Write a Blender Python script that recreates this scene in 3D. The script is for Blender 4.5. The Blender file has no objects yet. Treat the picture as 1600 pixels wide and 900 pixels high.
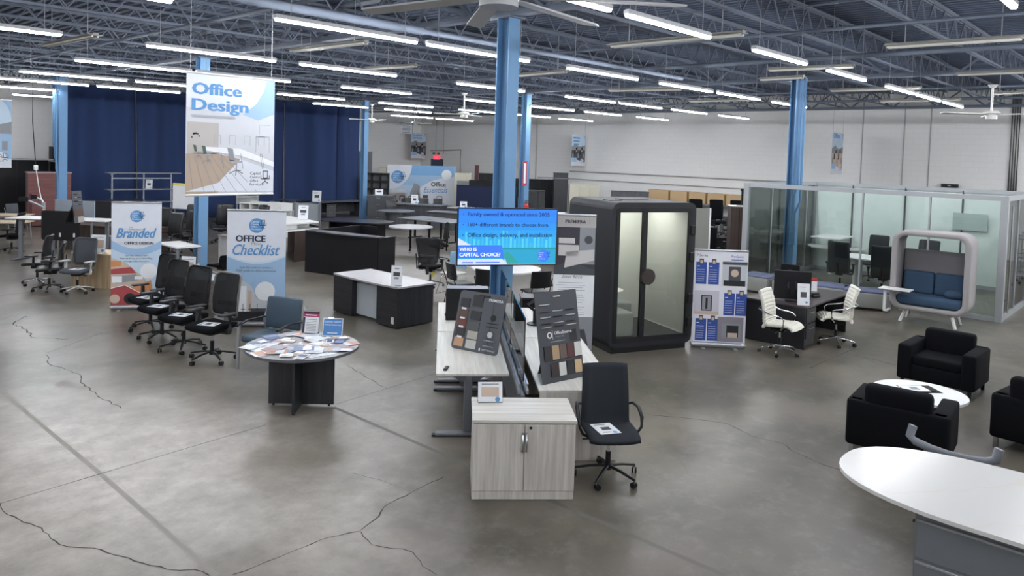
import bpy, bmesh, math, random
from mathutils import Vector, Matrix
PI = math.pi
rnd = random.Random(7)
# ------------------------------------------------------------------ camera
CAM_H, YAW, PITCH, ROLL, FPX, CX, CY = 3.2, 0.745633, 0.0449546, 0.0313425, 1174.97, 800.0, 291.69
F = Vector((math.cos(YAW)*math.cos(PITCH), math.sin(YAW)*math.cos(PITCH), -math.sin(PITCH)))
_r = Vector((math.sin(YAW), -math.cos(YAW), 0)); _u = _r.cross(F)
RR = _r*math.cos(ROLL) + _u*math.sin(ROLL); UU = -_r*math.sin(ROLL) + _u*math.cos(ROLL)
SC = bpy.context.scene
COL = SC.collection
camd = bpy.data.cameras.new('camera'); cam = bpy.data.objects.new('camera', camd); COL.objects.link(cam)
cam.matrix_world = Matrix(((RR.x, UU.x, -F.x, 0), (RR.y, UU.y, -F.y, 0), (RR.z, UU.z, -F.z, CAM_H), (0, 0, 0, 1)))
camd.sensor_width = 36; camd.lens = FPX/1600*36; camd.shift_x = 0; camd.shift_y = -(450-CY)/1600
camd.clip_start = .05; camd.clip_end = 200
SC.camera = cam
SC.view_settings.view_transform = 'Standard'; SC.view_settings.look = 'None'
SC.view_settings.gamma = 1; SC.view_settings.use_curve_mapping = False
SC.view_settings.exposure = 0.0
LAMP = 130.0           # strength of the LED strips
w = bpy.data.worlds.new('world'); SC.world = w; w.use_nodes = True
w.node_tree.nodes['Background'].inputs[0].default_value = (.75, .8, .9, 1)
w.node_tree.nodes['Background'].inputs[1].default_value = .15
try:
    SC.cycles.max_bounces = 6; SC.cycles.diffuse_bounces = 3; SC.cycles.glossy_bounces = 3
    SC.cycles.transparent_max_bounces = 16; SC.cycles.transmission_bounces = 4
    SC.cycles.caustics_reflective = False; SC.cycles.caustics_refractive = False
    SC.cycles.sample_clamp_indirect = 4
except Exception: pass

def ray(px, py): return F + RR*((px-CX)/FPX) - UU*((py-CY)/FPX)
def G(px, py, z=0.0):            # the point of the photo at height z
    d = ray(px, py); t = (z-CAM_H)/d.z; return Vector((d.x*t, d.y*t, z))
def GD(px, py, d): return Vector((0, 0, CAM_H)) + ray(px, py)*d      # at a distance along the view
def GX(px, py, X): d = ray(px, py); return Vector((0, 0, CAM_H)) + d*(X/d.x)
def GY(px, py, Y): d = ray(px, py); return Vector((0, 0, CAM_H)) + d*(Y/d.y)
def face(rel): return YAW + math.radians(rel) - PI/2    # turn of a thing whose front (+Y) looks: 0 away, 90 left, 180 at the camera

# ------------------------------------------------------------------ materials
_M = {}
def lin(c):
    if isinstance(c, str):
        c = [int(c[i:i+2], 16)/255 for i in (0, 2, 4)]
    return tuple((x/12.92 if x <= .04045 else ((x+.055)/1.055)**2.4) for x in c)
def mat(name, col, rough=.55, metal=0, spec=.5, kind=None, sc=1.0, amt=.1, bump=0.0, col2=None, axis='z', em=0, coat=0):
    if name in _M: return _M[name]
    m = bpy.data.materials.new(name); m.use_nodes = True; _M[name] = m
    nt = m.node_tree; N = nt.nodes; Lk = nt.links; b = N['Principled BSDF']
    c = lin(col); b.inputs['Base Color'].default_value = (*c, 1)
    b.inputs['Roughness'].default_value = rough; b.inputs['Metallic'].default_value = metal
    b.inputs['Specular IOR Level'].default_value = spec
    if coat: b.inputs['Coat Weight'].default_value = coat
    m.diffuse_color = (*c, 1)
    if em:
        b.inputs['Emission Color'].default_value = (*c, 1); b.inputs['Emission Strength'].default_value = em
    tc = N.new('ShaderNodeTexCoord'); mp = N.new('ShaderNodeMapping'); Lk.new(tc.outputs['Object'], mp.inputs[0])
    no = N.new('ShaderNodeTexNoise'); Lk.new(mp.outputs[0], no.inputs['Vector'])
    ramp = N.new('ShaderNodeMix'); ramp.data_type = 'RGBA'
    c2 = lin(col2) if col2 else tuple(x*(1-amt) for x in c)
    ramp.inputs[6].default_value = (*c, 1); ramp.inputs[7].default_value = (*c2, 1)
    if kind == 'wood':
        s = {'x': (1.2, 22, 22), 'y': (22, 1.2, 22), 'z': (22, 22, 1.2)}[axis]
        mp.inputs['Scale'].default_value = tuple(v*sc for v in s)
        no.inputs['Scale'].default_value = 1.0; no.inputs['Detail'].default_value = 4; no.inputs['Roughness'].default_value = .65
        mr = N.new('ShaderNodeMapRange'); mr.inputs[1].default_value = .36; mr.inputs[2].default_value = .64
        Lk.new(no.outputs[0], mr.inputs[0]); Lk.new(mr.outputs[0], ramp.inputs[0])
    else:
        no.inputs['Scale'].default_value = (220 if kind == 'fabric' else 6)*sc; no.inputs['Detail'].default_value = 3
        Lk.new(no.outputs[0], ramp.inputs[0])
    Lk.new(ramp.outputs[2], b.inputs['Base Color'])
    if bump:
        bp = N.new('ShaderNodeBump'); bp.inputs['Strength'].default_value = bump; bp.inputs['Distance'].default_value = .003
        Lk.new(no.outputs[0], bp.inputs['Height']); Lk.new(bp.outputs[0], b.inputs['Normal'])
    return m
def glass(name, tint, rough=.02, refl=.5):
    if name in _M: return _M[name]
    m = bpy.data.materials.new(name); m.use_nodes = True; _M[name] = m
    nt = m.node_tree; N = nt.nodes; Lk = nt.links; N.clear()
    o = N.new('ShaderNodeOutputMaterial'); mx = N.new('ShaderNodeMixShader'); t = N.new('ShaderNodeBsdfTransparent'); g = N.new('ShaderNodeBsdfGlossy')
    fr = N.new('ShaderNodeFresnel'); fr.inputs[0].default_value = 1.5
    mu = N.new('ShaderNodeMath'); mu.operation = 'MULTIPLY'; mu.inputs[1].default_value = refl
    t.inputs[0].default_value = (*lin(tint), 1); g.inputs['Roughness'].default_value = rough
    Lk.new(fr.outputs[0], mu.inputs[0]); Lk.new(mu.outputs[0], mx.inputs[0]); Lk.new(t.outputs[0], mx.inputs[1]); Lk.new(g.outputs[0], mx.inputs[2]); Lk.new(mx.outputs[0], o.inputs[0])
    m.diffuse_color = (*lin(tint), .4)
    return m
def veil(name, col, fac, rough=.8):          # a fabric one sees through, or frosted film
    if name in _M: return _M[name]
    m = mat(name, col, rough)
    nt = m.node_tree; N = nt.nodes; Lk = nt.links; b = N['Principled BSDF']; o = N['Material Output']
    mx = N.new('ShaderNodeMixShader'); t = N.new('ShaderNodeBsdfTransparent'); mx.inputs[0].default_value = fac
    Lk.new(t.outputs[0], mx.inputs[1]); Lk.new(b.outputs[0], mx.inputs[2]); Lk.new(mx.outputs[0], o.inputs[0])
    return m
def emis(name, col, s):
    if name in _M: return _M[name]
    m = bpy.data.materials.new(name); m.use_nodes = True; _M[name] = m
    b = m.node_tree.nodes['Principled BSDF']; c = lin(col)
    b.inputs['Base Color'].default_value = (*[x*.2 for x in c], 1); b.inputs['Roughness'].default_value = .3
    b.inputs['Emission Color'].default_value = (*c, 1); b.inputs['Emission Strength'].default_value = s
    m.diffuse_color = (*c, 1)
    return m

# ------------------------------------------------------------------ mesh builder
_glyph = {}
def glyphs(s, bold, shear):
    k = (s, bold, shear)
    if k not in _glyph:
        cu = bpy.data.curves.new('lettering', 'FONT'); cu.body = s; cu.size = 1; cu.resolution_u = 2; cu.offset = bold*.3; cu.shear = shear; cu.fill_mode = 'FRONT'
        ob = bpy.data.objects.new('lettering', cu)
        me = bpy.data.meshes.new_from_object(ob)
        _glyph[k] = ([v.co.copy() for v in me.vertices], [tuple(p.vertices) for p in me.polygons])
        bpy.data.meshes.remove(me); bpy.data.objects.remove(ob); bpy.data.curves.remove(cu)
    return _glyph[k]
class B:
    def __init__(s): s.v = []; s.f = []; s.m = []; s.sm = []; s.mats = []; s.T = None; s.fn = None
    def mi(s, m):
        if m not in s.mats: s.mats.append(m)
        return s.mats.index(m)
    def add(s, vs, fs, m, smooth=False, T=None):
        n = len(s.v); i = s.mi(m)
        for p in vs:
            p = Vector(p)
            if T is not None: p = T @ p
            if s.fn: p = Vector(s.fn(p))
            if s.T is not None: p = s.T @ p
            s.v.append(p)
        for f in fs: s.f.append([n+k for k in f]); s.m.append(i); s.sm.append(smooth)
        return s
    def box(s, c, d, m, ch=0.0, T=None):
        x, y, z = [a/2 for a in d]; c = Vector(c)
        if ch <= 0 or ch >= min(x, y, z):
            vs = [c+Vector((i*x, j*y, k*z)) for i in (-1, 1) for j in (-1, 1) for k in (-1, 1)]
            fs = [(0, 1, 3, 2), (4, 6, 7, 5), (0, 4, 5, 1), (2, 3, 7, 6), (0, 2, 6, 4), (1, 5, 7, 3)]
            return s.add(vs, fs, m, False, T)
        vs = []; idx = {}
        for i in (-1, 1):
            for j in (-1, 1):
                for k in (-1, 1):
                    for a in range(3):
                        idx[(i, j, k, a)] = len(vs)
                        q = [i*(x-ch), j*(y-ch), k*(z-ch)]; q[a] = (i, j, k)[a]*(x, y, z)[a]; vs.append(c+Vector(q))
        fs = []
        def g(sg, a): return idx[(*sg, a)]
        for a in range(3):
            b_, c_ = (a+1) % 3, (a+2) % 3
            for q in (-1, 1):
                l = []
                for (p, r) in ((-1, -1), (1, -1), (1, 1), (-1, 1)):
                    sg = [0, 0, 0]; sg[a] = q; sg[b_] = p; sg[c_] = r; l.append(g(sg, a))
                fs.append(l if q > 0 else l[::-1])
            for p in (-1, 1):
                for r in (-1, 1):
                    s1 = [0, 0, 0]; s1[a] = -1; s1[b_] = p; s1[c_] = r; s2 = list(s1); s2[a] = 1
                    l = [g(s1, b_), g(s2, b_), g(s2, c_), g(s1, c_)]; fs.append(l if p*r < 0 else l[::-1])
        for i in (-1, 1):
            for j in (-1, 1):
                for k in (-1, 1):
                    l = [idx[(i, j, k, a)] for a in range(3)]; fs.append(l if i*j*k > 0 else l[::-1])
        return s.add(vs, fs, m, False, T)
    def rbox(s, c, d, r, m, n=4, T=None, fn=None):      # soft box, n cells per half side
        h = [a/2 for a in d]; r = min(r, *h); c = Vector(c); vs = []; fs = []; key = {}
        def ticks(H):
            out = [-H + r*t for t in (0, .12, .4, 1)]; k = max(1, n)
            inner = [(-H+r) + (2*(H-r))*i/k for i in range(1, k)] if H-r > 1e-5 else []
            return out + inner + [H - r*t for t in (1, .4, .12, 0)]
        def vert(p):
            k = tuple(round(a, 5) for a in p)
            if k in key: return key[k]
            q = [max(-h[i]+r, min(h[i]-r, p[i])) for i in range(3)]; dv = Vector([p[i]-q[i] for i in range(3)])
            if dv.length > 1e-9: dv = dv.normalized()*r
            key[k] = len(vs); w_ = Vector(q)+dv
            if fn: w_ = Vector(fn(w_))
            vs.append(w_+c); return key[k]
        for a in range(3):
            b_, c_ = (a+1) % 3, (a+2) % 3; tb, tc = ticks(h[b_]), ticks(h[c_])
            for q in (-1, 1):
                for i in range(len(tb)-1):
                    for j in range(len(tc)-1):
                        if tb[i+1]-tb[i] < 1e-7 or tc[j+1]-tc[j] < 1e-7: continue
                        l = []
                        for (p, t) in ((tb[i], tc[j]), (tb[i+1], tc[j]), (tb[i+1], tc[j+1]), (tb[i], tc[j+1])):
                            w_ = [0, 0, 0]; w_[a] = q*h[a]; w_[b_] = p; w_[c_] = t; l.append(vert(w_))
                        l = l if q > 0 else l[::-1]
                        if len(set(l)) == 4: fs.append(l)
        return s.add(vs, fs, m, True, T)
    def cyl(s, p0, p1, r, m, r2=None, seg=12, T=None, smooth=True):
        p0, p1 = Vector(p0), Vector(p1); r2 = r if r2 is None else r2; d = (p1-p0).normalized()
        a = d.orthogonal().normalized(); b_ = d.cross(a); vs = []
        for p, q in ((p0, r), (p1, r2)):
            for i in range(seg):
                t = 2*PI*i/seg; vs.append(p + a*(q*math.cos(t)) + b_*(q*math.sin(t)))
        s.add(vs, [(i, (i+1) % seg, seg+(i+1) % seg, seg+i) for i in range(seg)], m, smooth, T)
        return s.add(vs, [list(range(seg))[::-1], list(range(seg, 2*seg))], m, False, T)
    def tube(s, pts, r, m, seg=6, closed=False, h=None, up=(0, 0, 1), T=None, smooth=True):   # h: second half-size, then the section is w x h box-like
        P_ = [Vector(p) for p in pts]; n = len(P_); rings = []; up = Vector(up)
        for i in range(n):
            a = P_[(i-1) % n] if (closed or i > 0) else P_[i]; b_ = P_[(i+1) % n] if (closed or i < n-1) else P_[i]
            t = (b_-a).normalized()
            x = t.cross(up)
            if x.length < 1e-3: x = t.cross(Vector((0, 1, .01)))
            x.normalize(); y = x.cross(t).normalized()
            rr = r[i] if isinstance(r, (list, tuple)) else r
            hh = h if h is not None else rr
            ring = []
            for k in range(seg):
                g = 2*PI*(k+.5)/seg; cx, cy = math.cos(g), math.sin(g)
                if seg == 4: cx, cy = cx*1.4142, cy*1.4142
                ring.append(P_[i] + x*(rr*cx) + y*(hh*cy))
            rings.append(ring)
        vs = [p for q in rings for p in q]; fs = []
        for i in range(n if closed else n-1):
            j = (i+1) % n
            for k in range(seg): fs.append((i*seg+k, i*seg+(k+1) % seg, j*seg+(k+1) % seg, j*seg+k))
        s.add(vs, fs, m, smooth and seg > 4, T)
        if not closed: s.add(vs[:seg]+vs[-seg:], [list(range(seg))[::-1], list(range(seg, 2*seg))], m, False, T)
        return s
    def prism(s, poly, z0, z1, m, ax='z', T=None, smooth=False):
        f = {'z': lambda u, v, w_: (u, v, w_), 'y': lambda u, v, w_: (u, w_, v), 'x': lambda u, v, w_: (w_, u, v)}[ax]
        n = len(poly); vs = [f(*p, z0) for p in poly] + [f(*p, z1) for p in poly]
        s.add(vs, [list(range(n))[::-1], list(range(n, 2*n))], m, False, T)
        return s.add(vs, [(i, (i+1) % n, n+(i+1) % n, n+i) for i in range(n)], m, smooth, T)
    def disc(s, c, r, z0, z1, m, seg=32, ry=None, ax='z', T=None):
        ry = ry or r
        return s.prism([(c[0]+r*math.cos(2*PI*i/seg), c[1]+ry*math.sin(2*PI*i/seg)) for i in range(seg)], z0, z1, m, ax, T, True)
    def sheet(s, fn, nu, nv, t, m, T=None):      # thick curved sheet, fn(u,v) with u,v in 0..1
        g = [[Vector(fn(i/nu, j/nv)) for j in range(nv+1)] for i in range(nu+1)]; vs = []; fs = []
        def nr(i, j):
            a = g[min(i+1, nu)][j]-g[max(i-1, 0)][j]; b_ = g[i][min(j+1, nv)]-g[i][max(j-1, 0)]
            n_ = a.cross(b_); return n_.normalized() if n_.length > 1e-12 else Vector((0, 0, 1))
        for sd in (0, 1):
            for i in range(nu+1):
                for j in range(nv+1): vs.append(g[i][j] + nr(i, j)*(t*sd))
        W = nv+1; O = (nu+1)*W
        for i in range(nu):
            for j in range(nv):
                a = i*W+j; fs.append((a, a+1, a+W+1, a+W)); fs.append((O+a, O+a+W, O+a+W+1, O+a+1))
        ed = [i*W for i in range(nu+1)] + [nu*W+j for j in range(1, nv+1)] + [i*W+nv for i in range(nu-1, -1, -1)] + [j for j in range(nv-1, 0, -1)]
        for k in range(len(ed)):
            a, b_ = ed[k], ed[(k+1) % len(ed)]; fs.append((a, b_, O+b_, O+a))
        return s.add(vs, fs, m, True, T)
    # flat print on a front face: o is the lower middle of the face, U to the reader's right, V up
    def frame_of(s, o, U, V): s.po, s.pu, s.pv = Vector(o), Vector(U).normalized(), Vector(V).normalized(); s.pn = s.pu.cross(s.pv); s.k = 1
    def P(s, x, z, lay): return s.po + s.pu*x + s.pv*z + s.pn*(.0012*lay)
    def pr(s, x, z, w_, h_, m, lay=1): return s.add([s.P(x-w_/2, z, lay), s.P(x+w_/2, z, lay), s.P(x+w_/2, z+h_, lay), s.P(x-w_/2, z+h_, lay)], [(0, 1, 2, 3)], m)
    def pp(s, pts, m, lay=1): return s.add([s.P(x, z, lay) for x, z in pts], [list(range(len(pts)))], m)
    def pc(s, x, z, r, m, lay=1, a0=0, a1=360, n=32): 
        return s.pp([(x+r*math.cos(math.radians(a0+(a1-a0)*i/n)), z+r*math.sin(math.radians(a0+(a1-a0)*i/n))) for i in range(n if a1-a0 >= 360 else n+1)], m, lay)
    def pl(s, pts, wd, m, lay=1):
        for (a, b_) in zip(pts[:-1], pts[1:]):
            d = Vector((b_[0]-a[0], b_[1]-a[1])); 
            if d.length < 1e-6: continue
            n_ = Vector((-d.y, d.x)).normalized()*wd/2
            s.pp([(a[0]-n_.x, a[1]-n_.y), (b_[0]-n_.x, b_[1]-n_.y), (b_[0]+n_.x, b_[1]+n_.y), (a[0]+n_.x, a[1]+n_.y)], m, lay)
    def pt(s, txt, x, z, w_, m, lay=2, h_=None, al='c', bold=0.0, shear=0.0):    # w_: total width; z: baseline
        vs, fs = glyphs(txt, bold, shear)
        if not vs: return s
        x0 = min(v.x for v in vs); x1 = max(v.x for v in vs); k = w_/(x1-x0); kz = k if h_ is None else h_/.72
        off = {'c': -(x0+x1)/2*k, 'l': -x0*k, 'r': -x1*k}[al]
        for q in ((-.022, .022) if bold >= .02 else ()): s.add([s.P(x+off+(v.x+q*bold/.03)*k, z+v.y*kz, lay+.35+q*8) for v in vs], fs, m)
        return s.add([s.P(x+off+v.x*k, z+v.y*kz, lay) for v in vs], fs, m)
    def build(s, name, parent=None, kind=None, label=None):
        me = bpy.data.meshes.new(name); me.from_pydata(s.v, [], s.f)
        for m in s.mats: me.materials.append(m)
        me.polygons.foreach_set('material_index', s.m); me.polygons.foreach_set('use_smooth', s.sm); me.update()
        o = bpy.data.objects.new(name, me); COL.objects.link(o)
        if parent is not None: o.parent = parent
        if kind: o['kind'] = kind
        if label: o['label'] = label
        return o
def thing(name, label, cat, loc=(0, 0, 0), rz=0.0, group=None, kind=None):
    o = bpy.data.objects.new(name, None); COL.objects.link(o); o.empty_display_size = .1
    o.location = loc; o.rotation_euler = (0, 0, rz)
    o['label'] = label; o['category'] = cat
    if group: o['group'] = group
    if kind: o['kind'] = kind
    return o
def tag(o, label, cat, group=None):
    o['label'] = label; o['category'] = cat
    if group: o['group'] = group
    return o
def one(b, name, label, cat, loc=(0, 0, 0), rz=0, group=None):
    o = b.build(name); o.location = loc; o.rotation_euler = (0, 0, rz); return tag(o, label, cat, group)
def tree(o):
    r = [o]
    for c in o.children: r += tree(c)
    return r
def dup(o, loc, rz, label, group=None, parent=None):
    c = o.copy(); COL.objects.link(c)
    if parent is None:
        c.location = loc; c.rotation_euler = (0, 0, rz); c['label'] = label
        if group: c['group'] = group
    else: c.parent = parent
    for ch in list(o.children): dup(ch, None, None, None, None, c)
    return c
def Rz(a): return Matrix.Rotation(a, 4, 'Z')
def Rx(a): return Matrix.Rotation(a, 4, 'X')
def Ry(a): return Matrix.Rotation(a, 4, 'Y')
def Tr(*p): return Matrix.Translation(Vector(p))

# shared materials
blk = mat('black_plastic', '111215', .45, spec=.35); dgr = mat('dark_grey_plastic', '2c2e33', .5)
chrome = mat('chrome', 'd8dade', .15, 1); alu = mat('aluminium', 'b4b7bb', .35, .8); steel = mat('grey_steel', '8d9198', .4, .5)
wht = mat('white_paint', 'e4e4e2', .4); offw = mat('off_white_panel', 'd8d6d0', .45); paper = mat('paper', 'eceef2', .7)
bluec = mat('column_blue', '668fb6', .6); blkfab = mat('black_fabric', '0c0d11', .95, spec=.15, kind='fabric', bump=.3); blkmesh = veil('black_mesh', '0f1013', .85)
ltblue = mat('logo_blue', '5b93c9', .6); navy = mat('print_navy', '232a44', .6); midblue = mat('print_mid_blue', '9dbcdc', .6)
palebl = mat('print_pale_blue', 'c5d8ea', .6); bann = mat('banner_white', 'dbdfe8', .6); red = mat('red', 'c23a3c', .5)
prgrey = mat('print_grey', '8f9298', .6); prdark = mat('print_dark_grey', '45484e', .6); prred = mat('print_red', 'a8474a', .6); pror = mat('print_orange', 'cf8d5c', .6); prtan = mat('print_tan', 'c9b3a2', .6)
prbl = mat('print_black', '1b1c20', .6)
walnut = mat('walnut_laminate', '4f403b', .45, kind='wood', col2='3a2f2c', axis='z'); walnuty = mat('walnut_laminate_top', '54453f', .4, kind='wood', col2='40342f', axis='y')
esp = mat('espresso_laminate', '131318', .5, spec=.3, kind='wood', col2='0e0e12', axis='z'); esptop = mat('espresso_laminate_top', '33333b', .28, kind='wood', col2='26262d', axis='x')
ash = mat('dark_ash_laminate', '2c2e32', .45, kind='wood', col2='1f2124', axis='z'); ashtop = mat('grey_laminate_top', '96979b', .35, kind='wood', col2='86878b', axis='y')
grl = mat('grey_laminate', '54565a', .45, kind='wood', col2='434549', axis='z'); grtop = mat('mid_grey_top', '6c6f75', .3, kind='wood', col2='5d6066', axis='x')
wwz = mat('whitewashed_wood', 'd0cbc4', .45, kind='wood', col2='b3aea7', axis='z', sc=.9); wwx = mat('whitewashed_wood_top', 'd3d0c9', .4, kind='wood', col2='bcb8b0', axis='x', sc=.8)
wwy = mat('whitewashed_wood_desk', 'd6d4ce', .4, kind='wood', col2='bfbbb4', axis='y', sc=.8)
wwedge = mat('whitewashed_edge', '8d8a86', .5)
oak = mat('light_oak', 'bfa788', .5, kind='wood', col2='a48b6c', axis='z')
greyfab = mat('grey_fabric', '8f9095', .95, kind='fabric', bump=.3)

# ------------------------------------------------------------------ the room
X0, X1, Y0, Y1, ZD = -9.0, 31.0, -10.0, 36.6, 5.95
def floor_mat():
    m = bpy.data.materials.new('polished_concrete'); m.use_nodes = True; nt = m.node_tree; N = nt.nodes; L = nt.links; b = N['Principled BSDF']
    tc = N.new('ShaderNodeTexCoord')
    def noise(s, d, r=.55, dist=0.0):
        n = N.new('ShaderNodeTexNoise'); n.inputs['Scale'].default_value = s; n.inputs['Detail'].default_value = d; n.inputs['Roughness'].default_value = r; n.inputs['Distortion'].default_value = dist
        L.new(tc.outputs['Object'], n.inputs['Vector']); return n.outputs[0]
    def ramp(f, a, b_, c0, c1):
        r = N.new('ShaderNodeMapRange'); r.inputs[1].default_value = a; r.inputs[2].default_value = b_; r.inputs[3].default_value = c0; r.inputs[4].default_value = c1; L.new(f, r.inputs[0]); return r.outputs[0]
    def mix(f, c0, c1, mode='MIX'):
        x = N.new('ShaderNodeMix'); x.data_type = 'RGBA'; x.blend_type = mode
        if isinstance(f, float): x.inputs[0].default_value = f
        else: L.new(f, x.inputs[0])
        for k, c in ((6, c0), (7, c1)):
            if isinstance(c, tuple): x.inputs[k].default_value = (*c, 1)
            else: L.new(c, x.inputs[k])
        return x.outputs[2]
    c = mix(ramp(noise(.3, 3, .5), .35, .65, 0, 1), lin('59544a'), lin('746d62'))
    c = mix(ramp(noise(.8, 6, .62, .2), .42, .62, 0, .75), c, lin('46433b'))
    c = mix(ramp(noise(4, 8, .75), .5, .72, 0, .45), c, lin('85817a'))
    c = mix(ramp(noise(.9, 3, .5), .5, .7, 0, .3), c, lin('7a6f6c'))
    c = mix(ramp(noise(38, 4, .7), .58, .85, 0, .25), c, lin('55534f'))
    c = mix(ramp(noise(12, 10, .85), .54, .68, 0, .55), c, lin('504c46'))
    c = mix(ramp(noise(6.5, 9, .85), .6, .8, 0, .35), c, lin('9d978d'))
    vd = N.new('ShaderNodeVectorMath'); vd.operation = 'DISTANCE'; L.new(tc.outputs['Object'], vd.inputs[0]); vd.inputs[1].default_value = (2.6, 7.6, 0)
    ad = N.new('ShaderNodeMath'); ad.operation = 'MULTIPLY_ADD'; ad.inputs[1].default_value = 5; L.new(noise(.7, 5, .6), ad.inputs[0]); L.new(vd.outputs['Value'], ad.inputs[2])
    c = mix(ramp(ad.outputs[0], 3.6, 6.3, .8, 0), c, mix(ramp(noise(3, 8, .75), .35, .65, 0, 1), lin('8a8279'), lin('afa69d')))     # paler part of the slab, fading out from one centre
    L.new(c, b.inputs['Base Color'])
    b.inputs['Roughness'].default_value = .32
    bp = N.new('ShaderNodeBump'); bp.inputs['Strength'].default_value = .05; bp.inputs['Distance'].default_value = .004; L.new(noise(11, 5, .6), bp.inputs['Height']); L.new(bp.outputs[0], b.inputs['Normal'])
    b.inputs['Specular IOR Level'].default_value = .36
    return m
def block_mat(name, axis):
    m = bpy.data.materials.new(name); m.use_nodes = True; nt = m.node_tree; N = nt.nodes; L = nt.links; b = N['Principled BSDF']
    tc = N.new('ShaderNodeTexCoord'); sp = N.new('ShaderNodeSeparateXYZ'); cb = N.new('ShaderNodeCombineXYZ'); L.new(tc.outputs['Object'], sp.inputs[0])
    L.new(sp.outputs[0 if axis == 'x' else 1], cb.inputs[0]); L.new(sp.outputs[2], cb.inputs[1])
    br = N.new('ShaderNodeTexBrick'); L.new(cb.outputs[0], br.inputs['Vector']); br.inputs['Scale'].default_value = 1
    br.inputs['Brick Width'].default_value = .4; br.inputs['Row Height'].default_value = .2; br.inputs['Mortar Size'].default_value = .006; br.inputs['Mortar Smooth'].default_value = .6
    a = lin('efeeec'); br.inputs['Color1'].default_value = (*a, 1); br.inputs['Color2'].default_value = (*[x*.985 for x in a], 1); br.inputs['Mortar'].default_value = (*[x*.9 for x in a], 1)
    L.new(br.outputs[0], b.inputs['Base Color']); b.inputs['Roughness'].default_value = .6
    return m
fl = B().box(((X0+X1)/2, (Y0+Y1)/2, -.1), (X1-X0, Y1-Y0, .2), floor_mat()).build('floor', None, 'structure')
wx, wy = block_mat('painted_block_x', 'x'), block_mat('painted_block_y', 'y')
B().box((X1+.1, (Y0+Y1)/2, ZD/2), (.2, Y1-Y0, ZD), wy).build('wall_right', None, 'structure')
B().box(((X0+X1)/2, Y1+.1, ZD/2), (X1-X0, .2, ZD), wx).build('wall_back', None, 'structure')
B().box((X0-.1, (Y0+Y1)/2, ZD/2), (.2, Y1-Y0, ZD), wy).build('wall_left', None, 'structure')
B().box(((X0+X1)/2, Y0-.1, ZD/2), (X1-X0, .2, ZD), wx).build('wall_front', None, 'structure')
# slab marks: cracks, sawn joints, old tape lines
crk = mat('crack_dark', '3b3a37', .9); jnt = mat('sawn_joint', '5c5b57', .8); tape = mat('tape_ghost', '5f5c55', .6)
def ribbon(name, px, wd, m, jag=0.0, z=.0012):
    P0 = [G(*p) for p in px]; pts = [P0[0]]
    for a, c in zip(P0[:-1], P0[1:]):
        n = max(1, int((c-a).length/.07)) if jag else 1
        d = (c-a); nn = Vector((-d.y, d.x, 0)).normalized()
        for i in range(1, n+1): pts.append(a + d*(i/n) + (nn*rnd.uniform(-jag, jag) if i < n else Vector()))
    b = B(); vs = []; 
    for i, p in enumerate(pts):
        d = (pts[min(i+1, len(pts)-1)]-pts[max(i-1, 0)]).normalized(); nn = Vector((-d.y, d.x, 0)); q = wd/2*(rnd.uniform(.4, 1.3) if jag else 1)
        vs += [p+nn*q+Vector((0, 0, z)), p-nn*q+Vector((0, 0, z))]
    b.add(vs, [(2*i, 2*i+1, 2*i+3, 2*i+2) for i in range(len(pts)-1)], m); b.build(name, fl, 'structure')
ribbon('crack', [(0, 786), (5, 799), (30, 812), (65, 825), (93, 851), (158, 859), (210, 877), (261, 890), (303, 890), (327, 899)], .013, crk, .014)
ribbon('crack', [(364, 898), (400, 885), (438, 870), (475, 855), (513, 840), (562, 830), (592, 807), (604, 789), (642, 770), (694, 745)], .013, crk, .012)
ribbon('crack', [(564, 831), (581, 851), (611, 857), (630, 858), (645, 863), (660, 885), (683, 899)], .009, crk, .012)
ribbon('crack', [(42, 494), (21, 506), (42, 515), (49, 527), (107, 530)], .02, crk, .03)
ribbon('crack', [(72, 555), (77, 569), (124, 585), (128, 599), (152, 618), (189, 638)], .014, crk, .02)
ribbon('crack', [(1012, 648), (1080, 654), (1136, 662), (1176, 682), (1224, 694), (1240, 706), (1276, 722), (1332, 741)], .011, crk, .012)
ribbon('crack', [(543, 571), (577, 592), (604, 607)], .012, crk, .015)
ribbon('crack', [(1332, 554), (1372, 563), (1400, 571)], .014, crk, .02)
ribbon('crack', [(552, 740), (600, 752), (640, 768)], .005, crk, .01)
ribbon('sawn_joint', [(0, 787), (415, 664)], .012, jnt)
ribbon('sawn_joint', [(0, 462), (180, 440)], .02, jnt)
ribbon('sawn_joint', [(524, 632), (683, 583)], .012, jnt)
ribbon('sawn_joint', [(1265, 575), (1330, 547)], .014, jnt)
ribbon('sawn_joint', [(72, 552), (160, 520)], .012, jnt)
tape2 = mat('tape_ghost_pale', '918b83', .6, amt=.25)
ribbon('tape_line', [(0, 610), (161, 744), (338, 900)], .05, tape2, z=.0006)
ribbon('tape_line', [(521, 636), (1132, 899)], .055, tape, z=.0006)
b = B(); q = [G(84, 599), (G(105, 594)), G(123, 601), G(100, 607)]; b.add([p+Vector((0, 0, .0006)) for p in q], [(0, 1, 2, 3)], tape2); b.build('floor_patch', fl, 'structure')

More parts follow.
